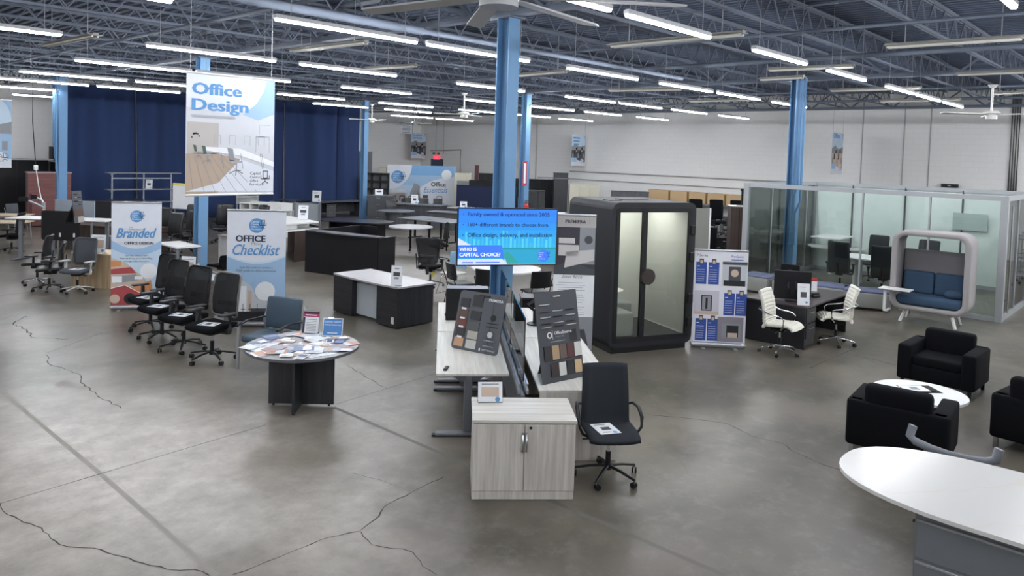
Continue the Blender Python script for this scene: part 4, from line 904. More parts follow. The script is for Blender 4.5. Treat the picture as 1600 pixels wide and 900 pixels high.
def art_design(b, W, H):
    b.pr(0, 0, W, H, wallp, 1); b.pp([(W/2, H), (W*.4, H), (W*.37, H*.9), (W*.28, H*.78), (W*.12, H*.68), (W*.3, H*.64), (W/2, H*.7)], midblue, 2); b.pp([(-W/2, H), (W*.4, H), (W*.36, H*.88), (W*.26, H*.78), (W*.05, H*.67), (-W/2, H*.72)], bann, 2)
    b.pt('Office', -W*.17, H*.83, W*.54, ltblue, 4, h_=H*.095, bold=.04); b.pt('Design', -W*.13, H*.7, W*.62, ltblue, 4, h_=H*.095, bold=.04)
    b.pp([(-W/2, 0), (-W*.15, H*.02), (W*.1, H*.3), (-W*.2, H*.35), (-W/2, H*.34)], mat('print_floorboards', 'b3a08f', .6), 2); b.pp([(-W/2, H*.03), (W*.5, H*.02), (W/2, H*.2), (W*.1, H*.3), (-W*.15, H*.1)], bann, 3)
    for i in range(7): b.pl([(-W*.47+W*.12*i*.5, H*.33), (-W*.42+W*.12*i, H*.02)], .005, prgrey, 4)
    b.pr(-W*.32, H*.34, W*.34, H*.26, mat('print_greige', 'b9b4b0', .6), 2); b.pp([(-W*.46, H*.66), (W*.02, H*.66), (W*.04, H*.64), (-W*.44, H*.64)], lg2, 4)
    for i in range(4): b.pl([(W*(-.2+.17*i), H*.42), (W*(-.2+.17*i), H*.5), (W*(-.13+.17*i), H*.5), (W*(-.13+.17*i), H*.42)], .006, lg2, 4)
    b.pl([(W*.28, H*.36), (W*.28, H*.5), (W*.44, H*.5), (W*.44, H*.36)], .008, lg2, 4); b.pl([(W*.32, H*.52), (W*.32, H*.6), (W*.45, H*.6)], .006, lg2, 4)
    b.pp([(-W*.3, H*.4), (W*.1, H*.39), (W*.5, H*.28), (W*.5, H*.24), (W*.1, H*.33), (-W*.3, H*.37)], paper, 5)
    for x in (-.12, .1, .33, .35): b.pl([(W*x, H*.35), (W*(x+.03), H*.22)], .007, prgrey, 5)
    def ch(x, z, s, m):
        b.pp([(x-.1*s, z+.42*s), (x+.02*s, z+.4*s), (x+.06*s, z+.15*s), (x-.04*s, z+.15*s)], m, 6); b.pp([(x-.04*s, z+.17*s), (x+.06*s, z+.17*s), (x+.24*s, z+.16*s), (x+.22*s, z+.12*s), (x-.02*s, z+.12*s)], lg2, 6)
        b.pl([(x+.1*s, z+.12*s), (x+.1*s, z-.04*s)], .02*s, prgrey, 6); b.pl([(x-.06*s, z-.1*s), (x+.1*s, z-.03*s), (x+.24*s, z-.1*s)], .02*s, prgrey, 6); b.pl([(x+.08*s, z-.14*s), (x+.1*s, z-.03*s), (x+.2*s, z-.04*s)], .02*s, prgrey, 6)
    ch(W*.0, H*.22, H*.42, prgrey); ch(-W*.3, H*.3, H*.26, mat('print_green', '4b5f56', .6)); ch(-W*.4, H*.33, H*.2, mat('print_green', '4b5f56', .6))
    for i in range(9): a_ = rnd.uniform(0, 3.1); b.pc(-W*.4+.05*math.cos(a_), H*.47+.06*math.sin(a_), .012, mat('print_green', '4b5f56', .6), 5, n=8)
    logo(b, W*.3, H*.13, W*.12, bann, prdark, prbl, 6)
def art_small(words, dark, warm=False):
    def f(b, W, H):
        b.pr(0, 0, W, H, palebl, 1); arc_corner(b, W, H, midblue, 2)
        if not words:
            for i in range(3): b.pr(-W*.17, H*(.87-.1*i), W*(.5-.06*i), H*.045, ltblue, 3)
        for i, s in enumerate(words): b.pt(s, -W*.42, H*(.87-.11*i), W*(.5+.03*len(s)/2), ltblue, 3, al='l', bold=.03)
        b.pr(0, H*.12, W, H*.5, dark, 2); b.pp([(-W/2, H*.62), (-W*.2, H*.7), (W*.1, H*.6), (W/2, H*.68), (W/2, H*.5), (-W/2, H*.5)], prgrey, 3)
        for i in range(7): b.pr(W*(-.4+.13*i), H*(.25+.1*(i % 3)), W*.1, H*.14, (prgrey, prbl, prtan)[i % 3], 3)
        b.pp([(-W/2, 0), (W/2, 0), (W/2, H*.1), (-W/2, H*.25)], bann, 4); b.pr(-W*.3, H*.12, W*.34, H*.13, midblue, 5); logo(b, W*.28, H*.14, W*.13, bann, prdark, prbl, 5)
    return f
p = GY(291.5, 112, 9.5); hang('large hanging banner reading Office Design with a picture of desks and chairs', p, 1.22, 1.56, art_design)
hang('small hanging poster in the far corner above the blue and white backdrop', GD(643, 207, 45.5), 1.15, 1.55, art_small(('Furniture', 'Services'), prdark))
hang('small hanging poster left of centre before the long white wall', GD(894, 210, 37.5), 1.1, 1.55, art_small((), prdark))
hang('narrow-looking hanging poster with pale picture above the glass room', GD(1301, 207, 28.2), 1.15, 1.55, art_small(('Office',), prtan))
hang('tall blue hanging banner cut by the left edge of the picture', GY(18, 157, 21.1)-Vector((1.15, 0, 0)), 1.15, 1.6, art_small((), midblue))

# banner wall Office Essentials
d_ = 44.0
def art_ess(b, W, H):
    b.pr(0, 0, W, H, mat('print_mid', '93b7d9', .6), 1)
    for i, c in enumerate(('9fbfdd', 'b3cbe2', 'c8d6e6')): b.pr(0, H*(.75-.25*i)-H*.25+.0, W, H*.25, mat('print_grad%d' % i, c, .6), 2)
    b.pr(0, H*.75, W, H*.25, mat('print_top', '7aa9d6', .6), 2)
    b.pp([(-W/2, H)]+[(-W/2+W*.36*math.cos(PI/2*i/10), H*(1-.62*math.sin(PI/2*i/10))) for i in range(11)], bann, 3)
    b.pp([(W/2, 0)]+[(W/2, H*.72)]+[(W/2-W*.64*math.sin(PI/2*i/10), H*.72*math.cos(PI/2*i/10)) for i in range(11)], bann, 3)
    b.pr(-W*.35, 0, W*.3, H*.3, prtan, 3); b.pr(-W*.33, H*.1, W*.2, H*.3, wallp, 3); b.pp([(-W*.15, H*.12), (0, H*.15), (-W*.02, H*.5), (-W*.1, H*.55), (-W*.16, H*.3)], prgrey, 3)
    for i in range(3): x = -W*(.44-.13*i); b.pl([(x, H*.1), (x, H*.22), (x+W*.07, H*.22), (x+W*.07, H*.1)], .05, prdark, 4)
    b.pc(-W*.25, H*.1, W*.04, prdark, 4); b.pr(-W*.08, H*.12, W*.1, H*.12, prgrey, 4)
    logo(b, -W*.35, H*.7, W*.095, lay=5)
    b.pt('Office', W*.26, H*.48, W*.22, prbl, 5, bold=.03); b.pt('Essentials', W*.22, H*.32, W*.36, ltblue, 5, h_=H*.15, shear=.35, bold=.01)
    b.pc(W*.38, H*.78, W*.075, paper, 5); b.pr(W*.07, H*.18, W*.08, H*.07, prdark, 5)
    b.pl([(W*.24, H*.14), (W*.24, H*.23), (W*.32, H*.23), (W*.32, H*.14)], .04, prgrey, 5)
a, c = GD(604.5, 312, 41), GD(709, 316, 41.6); top = GD(604.5, 257, 41).z; bt = a.z-.25
t = thing('banner_wall', 'wide blue and white backdrop reading Office Essentials at the back of the hall', 'banner', ((a.x+c.x)/2, (a.y+c.y)/2, 0), math.atan2(c.y-a.y, c.x-a.x)+PI)
W = (c-a).xy.length; b = B(); b.box((0, 0, bt+(top-bt)/2), (W, .05, top-bt), bann); b.frame_of((0, .027, bt), (-1, 0, 0), (0, 0, 1)); art_ess(b, W, top-bt); b.build('printed_sheet', t)
B().box((-W/2, -.03, top/2), (.06, .06, top), alu).box((W/2, -.03, top/2), (.06, .06, top), alu).build('frame', t)
for s in (-1, 1): B().box((s*W*.45, 0, .02), (.08, .6, .04), alu).build('foot', t)

# ------------------------------------------------------------------ booth
booth_c = mat('booth_black', '1c1f24', .55, spec=.35); pale = mat('booth_felt', 'cdd0cb', .8)
fl_, fr_ = G(950, 555), G(1079, 543.5); dd = fr_-fl_; W = dd.xy.length; rz = math.atan2(dd.y, dd.x)+PI; mid = (fl_+fr_)/2; D_ = 1.5; H = 2.46
nrm = Vector((math.cos(rz+PI/2), math.sin(rz+PI/2), 0)); bo = mid-nrm*(D_/2)
t = thing('meeting_booth', 'tall black glass-fronted meeting booth with a round table and bench inside', 'booth', bo, rz)
z0 = .1; hh = H-z0
def rrect(w_, h, r, n=5): return [(x, z+z0+h/2) for x, z in outline(w_, h, r=r, n=n)]
o, i_ = rrect(W, hh, .12), [(x, z+.0) for x, z in outline(W-.2, hh-.2, r=.06)]; i_ = [(x, z+z0+hh/2) for x, z in i_]
b = B(); n = len(o)
for y0, y1 in ((-D_/2, D_/2),):
    vs = [(x, y0, z) for x, z in o]+[(x, y1, z) for x, z in o]+[(x, y1, z) for x, z in i_]+[(x, y0, z) for x, z in i_]
    b.add(vs, [(k, (k+1) % n, n+(k+1) % n, n+k) for k in range(n)]+[(n+k, n+(k+1) % n, 2*n+(k+1) % n, 2*n+k) for k in range(n)]+[(3*n+k, 3*n+(k+1) % n, (k+1) % n, k) for k in range(n)], booth_c)
    b.add([(x, y0, z) for x, z in i_]+[(x, y1, z) for x, z in i_], [(k, n+k, n+(k+1) % n, (k+1) % n) for k in range(n)], pale)
b.build('shell', t)
B().box((0, 0, .06), (W-.16, D_-.1, .12), blk).build('plinth', t)
B().box((0, -D_/2+.04, z0+hh/2), (W-.18, .03, hh-.18), glass('booth_back_glass', 'c4cfce', refl=.8)).build('back_pane', t)
B().box((-W*.29, -D_/2+.08, z0+hh/2), (W*.38, .04, hh-.2), pale).build('back_panel', t)
B().box((0, 0, z0+.115), (W-.2, D_-.04, .03), mat('booth_carpet', '3c3e42', .95)).build('carpet', t)
gf = glass('booth_glass', 'fafbf8', refl=.8)
B().box((W*.3, D_/2-.03, z0+hh/2), (W*.34, .012, hh-.24), gf).build('side_pane', t)
dr = B().box((-W*.17, D_/2-.02, z0+hh/2), (W*.56, .012, hh-.24), gf).build('door', t)
b = B(); x = W*.12; b.box((x, D_/2-.02, z0+hh/2), (.09, .05, hh-.16), blk)
for x in (W/2-.1, -W/2+.1): b.box((x, D_/2-.02, z0+hh/2), (.07, .05, hh-.2), blk)
for z in (z0+.12, H-.12): b.box((0, D_/2-.02, z), (W-.2, .05, .08), blk)
b.build('front_frame', t)
B().cyl((W*.115-.06, D_/2-.0, 1.25), (W*.115-.06, D_/2+.05, 1.25), .13, mat('handle_brown', '2e2420', .5), seg=28).build('handle', dr)
for z in (.45, .85, 1.55, 2.0): B().box((-W/2+.06, D_/2+.01, z), (.1, .04, .16), blk, .01).build('hinge', dr)
B().box((0, -.1, H-.115), (1.2, .8, .02), emis('booth_lamp', 'f6f5f0', 6)).build('ceiling_lamp', t)
B().box((0, 0, H+.004), (.5, .3, .02), dgr).box((.5, .2, H+.004), (.25, .2, .02), dgr).build('roof_vent', t)
one(B().rbox((0, 0, .2), (.5, .5, .4), .04, mat('booth_seat', 'a9aca9', .9), n=3), 'upholstered_cube_stool', 'pale grey cube stool inside the booth behind the left pane', 'stool', bo+Rz(rz)@Vector((W*.33-.04, D_/2-.4, z0+.131)), rz)
one(B().rbox((0, 0, .21), (.85, .5, .42), .05, mat('booth_bench', '8f9496', .9), n=3), 'upholstered_bench', 'grey upholstered bench at the back of the booth', 'bench', bo+Rz(rz)@Vector((W*.16, -D_/2+.4, z0+.131)), rz)
t = thing('side_table', 'small round white table on a post inside the booth', 'table', bo+Rz(rz)@Vector((W*.3, .05, z0+.131)), rz)
B().disc((0, 0), .3, .68, .7, wht, 28).build('tabletop', t); B().cyl((0, 0, .01), (0, 0, .68), .035, wht).build('post', t); B().cyl((0, 0, 0), (0, 0, .012), .15, wht, seg=20).build('foot', t)
one(B().box((0, 0, .06), (.14, .1, .12), paper, .004), 'paper_box', 'small white box on the round table in the booth', 'box', bo+Rz(rz)@Vector((W*.26, .08, z0+.832)), rz+.4)

# ------------------------------------------------------------------ executive desk with white chairs
dw = mat('dark_walnut_top', '4b4245', .35, kind='wood', col2='3b3336', axis='x'); hs = mat('desk_black', '1a1a1e', .45)
t = thing('executive_desk', 'dark executive desk with walnut top between the two white chairs', 'desk', (13.75, 5.42, 0))
B().box((0, 0, .735), (2.1, 1.14, .03), dw, .003).build('tabletop', t)
B().box((-1.0, 0, .36), (.03, 1.06, .72), hs).build('end_panel', t); B().box((1.0, 0, .36), (.03, 1.06, .72), hs).build('end_panel', t); B().box((0, .48, .4), (1.97, .03, .6), hs).build('modesty_panel', t)
pd = B().box((-.76, -.1, .37), (.42, .84, .66), ash, .003).build('pedestal', t)
for z in (.57, .3): dd_ = B().box((-.76, -.53, z), (.4, .02, .25), ash, .002).build('drawer', t); B().tube([(-.84, -.54, z+.05), (-.83, -.565, z+.05), (-.69, -.565, z+.05), (-.68, -.54, z+.05)], .006, alu).build('handle', dd_)
dk = .751
def monitor(label, p, rz, W, H, z0=.06, back=True, lean=0):
    t = thing('computer_monitor', label, 'monitor', p, rz); B().box((0, 0, z0+H/2), (W, .045, H), blk, .008).build('screen_case', t)
    B().box((0, -.04, z0+H*.4), (.09, .05, H*.6), blk).box((0, -.02, .008), (.24, .18, .016), blk, .004).build('stand', t); B().cyl((0, -.02, z0+H*.5), (0, -.035, z0+H*.5), .09, dgr, seg=20).build('mount_disc', t)
m1 = G(1237, 470, dk); monitor('large black monitor seen from behind on the executive desk', (m1.x, m1.y, dk), face(-15), .62, .5, .03)
m2 = GD(1234, 436, 14.9); monitor('smaller black monitor behind the large one on the executive desk', (14.2, 5.78, dk), face(-40), .36, .36, .12)
q = G(1257, 478, dk); sign('tall white leaflet holder on the near edge of the executive desk', (q.x, q.y+.02, dk), face(172), .2, .38, 0, .12)
q = G(1271, 455, dk); b = B(); b.box((0, 0, .12), (.11, .06, .24), paper, .004); b.box((0, 0, .22), (.112, .062, .05), red); one(b, 'leaflet_box', 'small white box with a red top at the back of the executive desk', 'box', (q.x, q.y, dk), face(175))
q = G(1268, 463, dk); t = thing('desk_telephone', 'black desk telephone right of the leaflet holder on the executive desk', 'telephone', (q.x, q.y, dk), face(120)); B().rbox((0, 0, .025), (.24, .2, .05), .015, blk, n=2).build('body', t); B().rbox((-.08, 0, .065), (.05, .19, .035), .015, blk, n=2).build('handset', t)
ivory = mat('ivory_leather', 'e3e0d3', .45)
def white_chair(label, px, rel, a0):
    p = G(*px); t = thing('office_chair', label, 'office chair', p, face(rel), 'ivory ribbed office chairs')
    star(t, chrome, r=.32, a0=a0)
    shell(t, ivory, [(.27, .42), (.2, .465), (.0, .455), (-.17, .45), (-.235, .52), (-.25, .68), (-.28, .85), (-.34, 1.02)], .48, .05, ribs=22, cup=.03)
    B().box((0, -.02, .4), (.2, .24, .05), blk, .01).cyl((.05, .02, .395), (.27, .03, .395), .007, chrome).build('tilt_mechanism', t)
    for s in (-1, 1): B().tube([(s*.25, -.27, .74), (s*.27, -.1, .68), (s*.27, .1, .66), (s*.268, .15, .62), (s*.26, .14, .5), (s*.25, .1, .44)], .012, chrome, seg=8).build('armrest', t)
    B().tube([(-.25, -.27, .74), (-.12, -.33, .73), (.12, -.33, .73), (.25, -.27, .74)], .012, chrome, seg=8).build('back_bar', t)
white_chair('ivory ribbed chair on chrome base at the left front of the executive desk', (1217, 552), -130, .2)
white_chair('ivory ribbed chair on chrome base at the right of the executive desk', (1305, 538), 80, .6)

# ------------------------------------------------------------------ glass room
GXa, GXb, GYa, GYb, GH = 18.3, 22.9, 3.03, 8.66, 2.62
fm = mat('glass_room_frame', 'b3b7ba', .35, .4); gg = glass('room_glass', 'f3f7f5', refl=.9); fro = veil('frosted_glass', 'eaf5f0', .93, .3); dkf = mat('seal_dark', '4a4e52', .5)
t = thing('glass_room', 'large free-standing glass meeting room with pale metal frame', 'glass room', ((GXa+GXb)/2, (GYa+GYb)/2, 0))
hx, hy = (GXb-GXa)/2, (GYb-GYa)/2
b = B()
for y in (-hy, hy): b.box((0, y, GH-.05), (2*hx, .09, .1), fm); b.box((0, y, .05), (2*hx, .08, .1), fm)
for x in (-hx, hx): b.box((x, 0, GH-.05), (.09, 2*hy+.09, .1), fm); b.box((x, 0, .05), (.08, 2*hy, .1), fm)
b.build('frame_rail', t)
for x in (-hx, hx):
    for y in (-hy, hy): B().box((x, y, GH/2), (.14, .14, GH), fm, .006).build('corner_post', t)
fy = [GX(px, 400, GXa).y-(GYa+GYb)/2 for px in (1344, 1449)]
for y in fy:
    B().box((-hx, y, GH/2), (.06, .035, GH-.1), fm).build('mullion', t)
ys = [-hy, fy[1], fy[0], hy]
for a, c in zip(ys[:-1], ys[1:]): B().box((-hx, (a+c)/2, GH/2), (.012, c-a-.03, GH-.2), gg).build('front_pane', t)
ys = [-hy]+[GX(px, 350, GXb).y-(GYa+GYb)/2 for px in (1503, 1413, 1331)]+[hy]
for a, c in zip(ys[:-1], ys[1:]): B().box((hx, (a+c)/2, GH/2), (.012, c-a-.03, GH-.2), fro).build('frosted_pane', t)
for y in ys[1:-1]: B().box((hx-.02, y, GH/2), (.06, .035, GH-.1), dkf).build('mullion', t)
for k, x in enumerate((-hx, -hx*.35, hx*.25, hx*.7, hx)[:-1]):
    x2 = (-hx, -hx*.35, hx*.25, hx*.7, hx)[k+1]
    B().box(((x+x2)/2, hy, GH/2), (x2-x-.03, .012, GH-.2), gg).build('left_pane', t); B().box(((x+x2)/2, -hy, GH/2), (x2-x-.03, .012, GH-.2), gg).build('right_pane', t)
    if k: B().box((x, hy, GH/2), (.05, .05, GH-.1), fm).build('mullion', t); B().box((x, -hy, GH/2), (.05, .05, GH-.1), fm).build('mullion', t)
B().cyl((-hx+.45, -hy-.07, .15), (-hx+.45, -hy-.07, 2.4), .016, chrome).cyl((-hx+.45, -hy-.07, 1.25), (-hx+.45, -hy, 1.25), .012, chrome).cyl((-hx+.45, -hy-.07, .4), (-hx+.45, -hy, .4), .012, chrome).build('door_pull', t)
# furniture inside
t = thing('meeting_table', 'white meeting table inside the glass room among black chairs', 'table', (20.9, 6.1, 0))
B().prism([(x, z) for x, z in outline(1.1, 2.2, r=.12)], .72, .75, wht).build('tabletop', t); B().box((0, .6, .36), (.6, .06, .72), wht).box((0, -.6, .36), (.6, .06, .72), wht).build('base_panel', t)
hb = mat('high_back_black', '1f2126', .7)
def high(label, p, rz, a0=.2):
    t = thing('high_back_chair', label, 'office chair', p, rz, 'black high-back chairs in the glass room'); star(t, blk, r=.33, a0=a0); seatpad(t, hb, .54, .52)
    B().rbox((0, -.27, .86), (.52, .1, .74), .045, hb, n=5, fn=backfn(.52, .74, .05, .12, .03)).build('backrest', t); arms_T(t, blk, x=.31)
    B().tube([(0, -.1, .4), (0, -.3, .42), (0, -.36, .7)], .03, blk, seg=6, h=.014).build('back_support', t)
high('black high-back chair leftmost in the glass room, its back to the front pane', (19.75, 6.75, 0), -PI/2+.1)
high('black high-back chair right of the leftmost one, its back to the front glass pane', (19.75, 5.75, 0), -PI/2+.25, .5)
high('black high-back chair on the far side of the white table, left one', (22.0, 6.6, 0), PI/2, .1)
high('black high-back chair beyond the white table, partly behind the sofa pod', (21.9, 5.35, 0), PI/2-.1, .8)
t = thing('wall_shelf_table', 'white half-round wall table left inside the glass room', 'table', (22.4, 7.9, 0)); B().prism([(.4, -.8), (.4, .8)]+[(.4-.9*math.sin(PI*i/10), .8*math.cos(PI*i/10)) for i in range(1, 10)], .72, .75, wht).build('tabletop', t); B().cyl((0, 0, 0), (0, 0, .72), .05, wht).build('post', t)
t = thing('wall_shelf_table', 'white bar-height half-round table left inside the glass room', 'table', (21.9, 7.75, 0)); B().prism([(.9, -.3), (.9, .5), (-.3, .5), (-.5, .1), (-.3, -.3)], 1.06, 1.09, wht).build('tabletop', t); B().cyl((.2, .1, 0), (.2, .1, 1.06), .04, wht).build('post', t)
t = thing('grey_back_panel', 'pale grey panel on the frosted back of the glass room', 'screen', (22.82, 4.55, 1.75), PI/2); B().box((0, 0, 0), (.8, .03, .45), mat('frost_grey', 'afbdb8', .5)).build('panel', t); B().box((0, -.04, 0), (.1, .05, .1), alu).build('bracket', t)  # flat pale grey panel just inside the frosted back
# modular bench
van = mat('bench_vinyl_grey', '8f908c', .5); lav = mat('bench_top_blue', '5f6580', .55)
pts = [(17.35, 8.35), (17.25, 7.45), (17.2, 6.55), (17.3, 5.7), (17.5, 4.95)]
for i in range(4):
    a, c = Vector((*pts[i], 0)), Vector((*pts[i+1], 0)); m_ = (a+c)/2; d = c-a; L_ = d.length-.13; 
    if i == 3: continue
    t = thing('modular_bench_seat', 'grey bench module with blue top, %s' % ('leftmost, by the banner with blue panels', 'second from left behind the executive desk', 'third from left behind the executive desk')[i], 'bench', (m_.x+.3, m_.y+.03*i, 0), math.atan2(d.y, d.x), 'bench modules in front of the glass room')
    B().rbox((0, 0, .22), (L_, .68, .34), .03, van, n=2).build('base', t); B().rbox((0, 0, .405), (L_, .66, .05), .02, lav, n=2).build('seat_cushion', t)
    for sx in (-1, 1):
        for sy in (-1, 1): B().cyl((sx*(L_/2-.08), sy*.25, 0), (sx*(L_/2-.08), sy*.25, .055), .02, blk).build('glide', t)
a, c = Vector((*pts[3], 0)), Vector((*pts[4], 0)); m_ = (a+c)/2; d = c-a
t = thing('modular_bench_seat', 'grey bench module with blue top, rightmost, next to the sofa pod', 'bench', (m_.x+.2, m_.y+.1, 0), math.atan2(d.y, d.x)+.1, 'bench modules in front of the glass room')
B().rbox((0, 0, .22), (.95, .68, .34), .04, van, n=2).build('base', t); B().rbox((0, 0, .405), (.93, .66, .05), .02, lav, n=2).build('seat_cushion', t)
for sx in (-1, 1):
    for sy in (-1, 1): B().cyl((sx*.38, sy*.25, 0), (sx*.38, sy*.25, .055), .02, blk).build('glide', t)

# sofa pod
pf = mat('pod_felt', '9f9b9b', .95, kind='fabric', bump=.3); pb = mat('pod_blue', '384f68', .9, kind='fabric', bump=.3); pi_ = mat('pod_inner', '7f7c80', .95, kind='fabric')
t = thing('sofa_pod', 'grey arched sofa pod with blue seat in front of the glass room', 'sofa', (17.05, 4.0, 0), PI/2+.04)
W, H, D_ = 1.42, 1.62, .72; z0 = .25; o = [(x, z+z0+H/2) for x, z in outline(W, H, r=.24, n=7)]; i_ = [(x, z+z0+H/2) for x, z in outline(W-.22, H-.2, r=.16, n=7)]; n = len(o)
b = B(); yf, yb = D_/2, -D_/2
prf = [(0, yb), (.0, yf-.03), (.03, yf), (.97, yf), (1, yf-.03), (1, yb)]
vs = []; 
for (k_, y) in prf: vs += [(o[j][0]+(i_[j][0]-o[j][0])*k_, y, o[j][1]+(i_[j][1]-o[j][1])*k_) for j in range(n)]
m_ = len(prf); b.add(vs, [(r_*n+j, r_*n+(j+1) % n, ((r_+1) % m_)*n+(j+1) % n, ((r_+1) % m_)*n+j) for r_ in range(m_) for j in range(n)], pf, True); b.build('arch_frame', t)
B().rbox((0, -.28, .98), (W-.22, .06, .95), .02, pi_, n=3).build('back_panel', t)
B().rbox((0, .03, .46), (W-.23, .62, .2), .07, pb, n=4).build('seat_cushion', t)
for s in (-1, 1): B().rbox((s*(W-.24)/4, -.19, .78), ((W-.24)/2-.004, .16, .46), .06, pb, n=4, fn=lambda p: (p.x, p.y-.1*(p.z+.2), p.z)).build('back_cushion', t)
B().rbox((-(W/2-.3), .02, .64), (.34, .3, .16), .075, pb, n=3).build('bolster', t)
for s in (-1, 1):
    for y in (-.2, .25): B().tube([(s*.42, y, .25), (s*.5, y+(.06 if y > 0 else -.06), 0)], .022, wht, seg=4).build('leg', t)
B().box((0, .2, .235), (1.1, .05, .03), wht).box((0, -.2, .235), (1.1, .05, .03), wht).build('under_rail', t)
tb = B().box((.55, .52, .68), (.58, .34, .02), wht, .004).build('tablet_table', t); B().box((.74, .56, .44), (.05, .05, .47), wht).box((.7, .42, .22), (.04, .3, .03), wht).build('post', tb)
# lounge corner
armchair('black button-back armchair beyond the white coffee table', (12.2, 2.66, 0), PI/2-.03, w=1.0, d=.86, h=.78, legm=blk)
armchair('black armchair seen from behind, left of the white marble table', (8.98, 2.33, 0), -PI/2+.1, w=1.0, d=.82, h=.8, legm=chrome, buttons=False)
armchair('black armchair with its back to us, cut by the right edge of the picture', (10.36, 1.22, 0), -PI/2-.15, w=.86, d=.8, h=.84, legm=chrome, buttons=False)
armchair('black armchair farther back at the right edge of the picture', (11.9, 1.15, 0), PI/2+.1, w=.9, d=.8, h=.76, legm=chrome, buttons=False)
t = thing('coffee_table', 'round white coffee table with a sheet on it between the black armchairs', 'table', (10.06, 2.43, 0), .3)
b = B(); b.disc((0, 0), .5, .42, .45, wht, 48, ry=.52); b.build('tabletop', t)
B().box((0, 0, .21), (.5, .04, .42), esp).build('base_panel', t); B().box((0, 0, .21), (.04, .5, .42), esp).build('base_panel', t)
q = G(1436, 608, .451); b = B(); b.box((0, 0, .001), (.3, .42, .002), glass('plastic_sleeve', 'eef0f2', refl=1)); b.box((.02, .05, .003), (.22, .3, .002), paper); b.frame_of((.02, -.08, .0045), (1, 0, 0), (0, 1, 0)); b.pr(0, .08, .12, .1, prgrey); one(b, 'flyer', 'plastic-wrapped flyer lying on the round white coffee table', 'flyer', (q.x, q.y, .4515), .8)

# marble table and lateral file
def marble():
    m = bpy.data.materials.new('white_marble'); m.use_nodes = True; nt = m.node_tree; N = nt.nodes; L = nt.links; b = N['Principled BSDF']
    tc_ = N.new('ShaderNodeTexCoord'); w_ = N.new('ShaderNodeTexWave'); w_.wave_type = 'BANDS'; w_.bands_direction = 'DIAGONAL'; w_.inputs['Scale'].default_value = .55; w_.inputs['Distortion'].default_value = 7; w_.inputs['Detail'].default_value = 5; w_.inputs['Detail Scale'].default_value = 1.2
    L.new(tc_.outputs['Object'], w_.inputs[0]); r = N.new('ShaderNodeMapRange'); r.inputs[1].default_value = .992; r.inputs[2].default_value = 1.0; r.inputs[4].default_value = .18; L.new(w_.outputs[1], r.inputs[0])
    x = N.new('ShaderNodeMix'); x.data_type = 'RGBA'; x.inputs[6].default_value = (*lin('cfcecb'), 1); x.inputs[7].default_value = (*lin('cbb894'), 1); L.new(r.outputs[0], x.inputs[0]); L.new(x.outputs[2], b.inputs['Base Color']); b.inputs['Roughness'].default_value = .22
    return m
t = thing('conference_table', 'white marble table with rounded end in the lower right corner', 'table', (6.53, .4, 0))
po = []
for i in range(25):
    a = PI*i/24; cx_, sy_ = math.cos(a), math.sin(a); po.append((.69*math.copysign(abs(cx_)**.84, cx_), .55+1.17*abs(sy_)**.84))
po = [(.72, -1.8), (.71, .0)]+po[1:-1]+[(-.69, .0), (-.7, -1.8)]
B().prism(po, .722, .752, marble(), smooth=False).build('tabletop', t)
B().box((.3, -.5, .36), (.05, 1.2, .72), wht).build('base_panel', t)
lf = mat('lateral_file_grey', '73777c', .4, .2)
t = thing('lateral_file', 'grey metal lateral file cabinet under the marble table', 'filing cabinet', (6.22, .63, 0))
B().box((.0, 0, .36), (.46, 1.6, .715), lf, .003).build('body', t)
for z, h in ((.5, .29), (.19, .29)):
    d0 = B().box((-.235, 0, z), (.02, 1.57, h), lf, .004).build('drawer', t); B().box((-.243, 0, z+h/2-.012), (.02, 1.57, .02), alu, .003).build('handle', d0)
B().cyl((-.2, .81, .6), (-.2, .82, .6), .012, blk).build('lock', t)
gp = mat('grey_plastic', '7c7f87', .45)
t = thing('tub_chair', 'grey plastic chair with swooping arms behind the marble table', 'chair', (7.8, 1.5, 0), -PI/2-.1)
B().tube([(-.33, -.3, .82), (-.35, -.31, .72), (-.3, -.33, .69), (-.15, -.35, .67), (.0, -.36, .665), (.15, -.35, .67), (.28, -.33, .69), (.34, -.31, .72), (.36, -.3, .82)], .04, gp, seg=8, h=.022, up=(0, 1, .2)).build('armrest', t)
B().rbox((0, -.02, .43), (.5, .48, .05), .022, gp, n=3).build('seat', t); B().rbox((0, -.3, .53), (.46, .03, .2), .014, gp, n=3).build('backrest', t); four_legs(t, chrome, .42, .42, .41)
t = thing('side_chair', 'dark chair with chrome rim at the right edge behind the marble table', 'chair', (8.3, .72, 0), -PI/2)
B().rbox((0, 0, .44), (.5, .48, .06), .025, blk, n=3).build('seat', t); B().rbox((0, -.25, .6), (.48, .04, .3), .018, blk, n=3).build('backrest', t); four_legs(t, chrome, .42, .42, .41); B().tube([(-.26, -.1, .62), (-.26, .22, .6), (-.24, .25, .42)], .012, chrome).tube([(.26, -.1, .62), (.26, .22, .6), (.24, .25, .42)], .012, chrome).build('armrest', t)

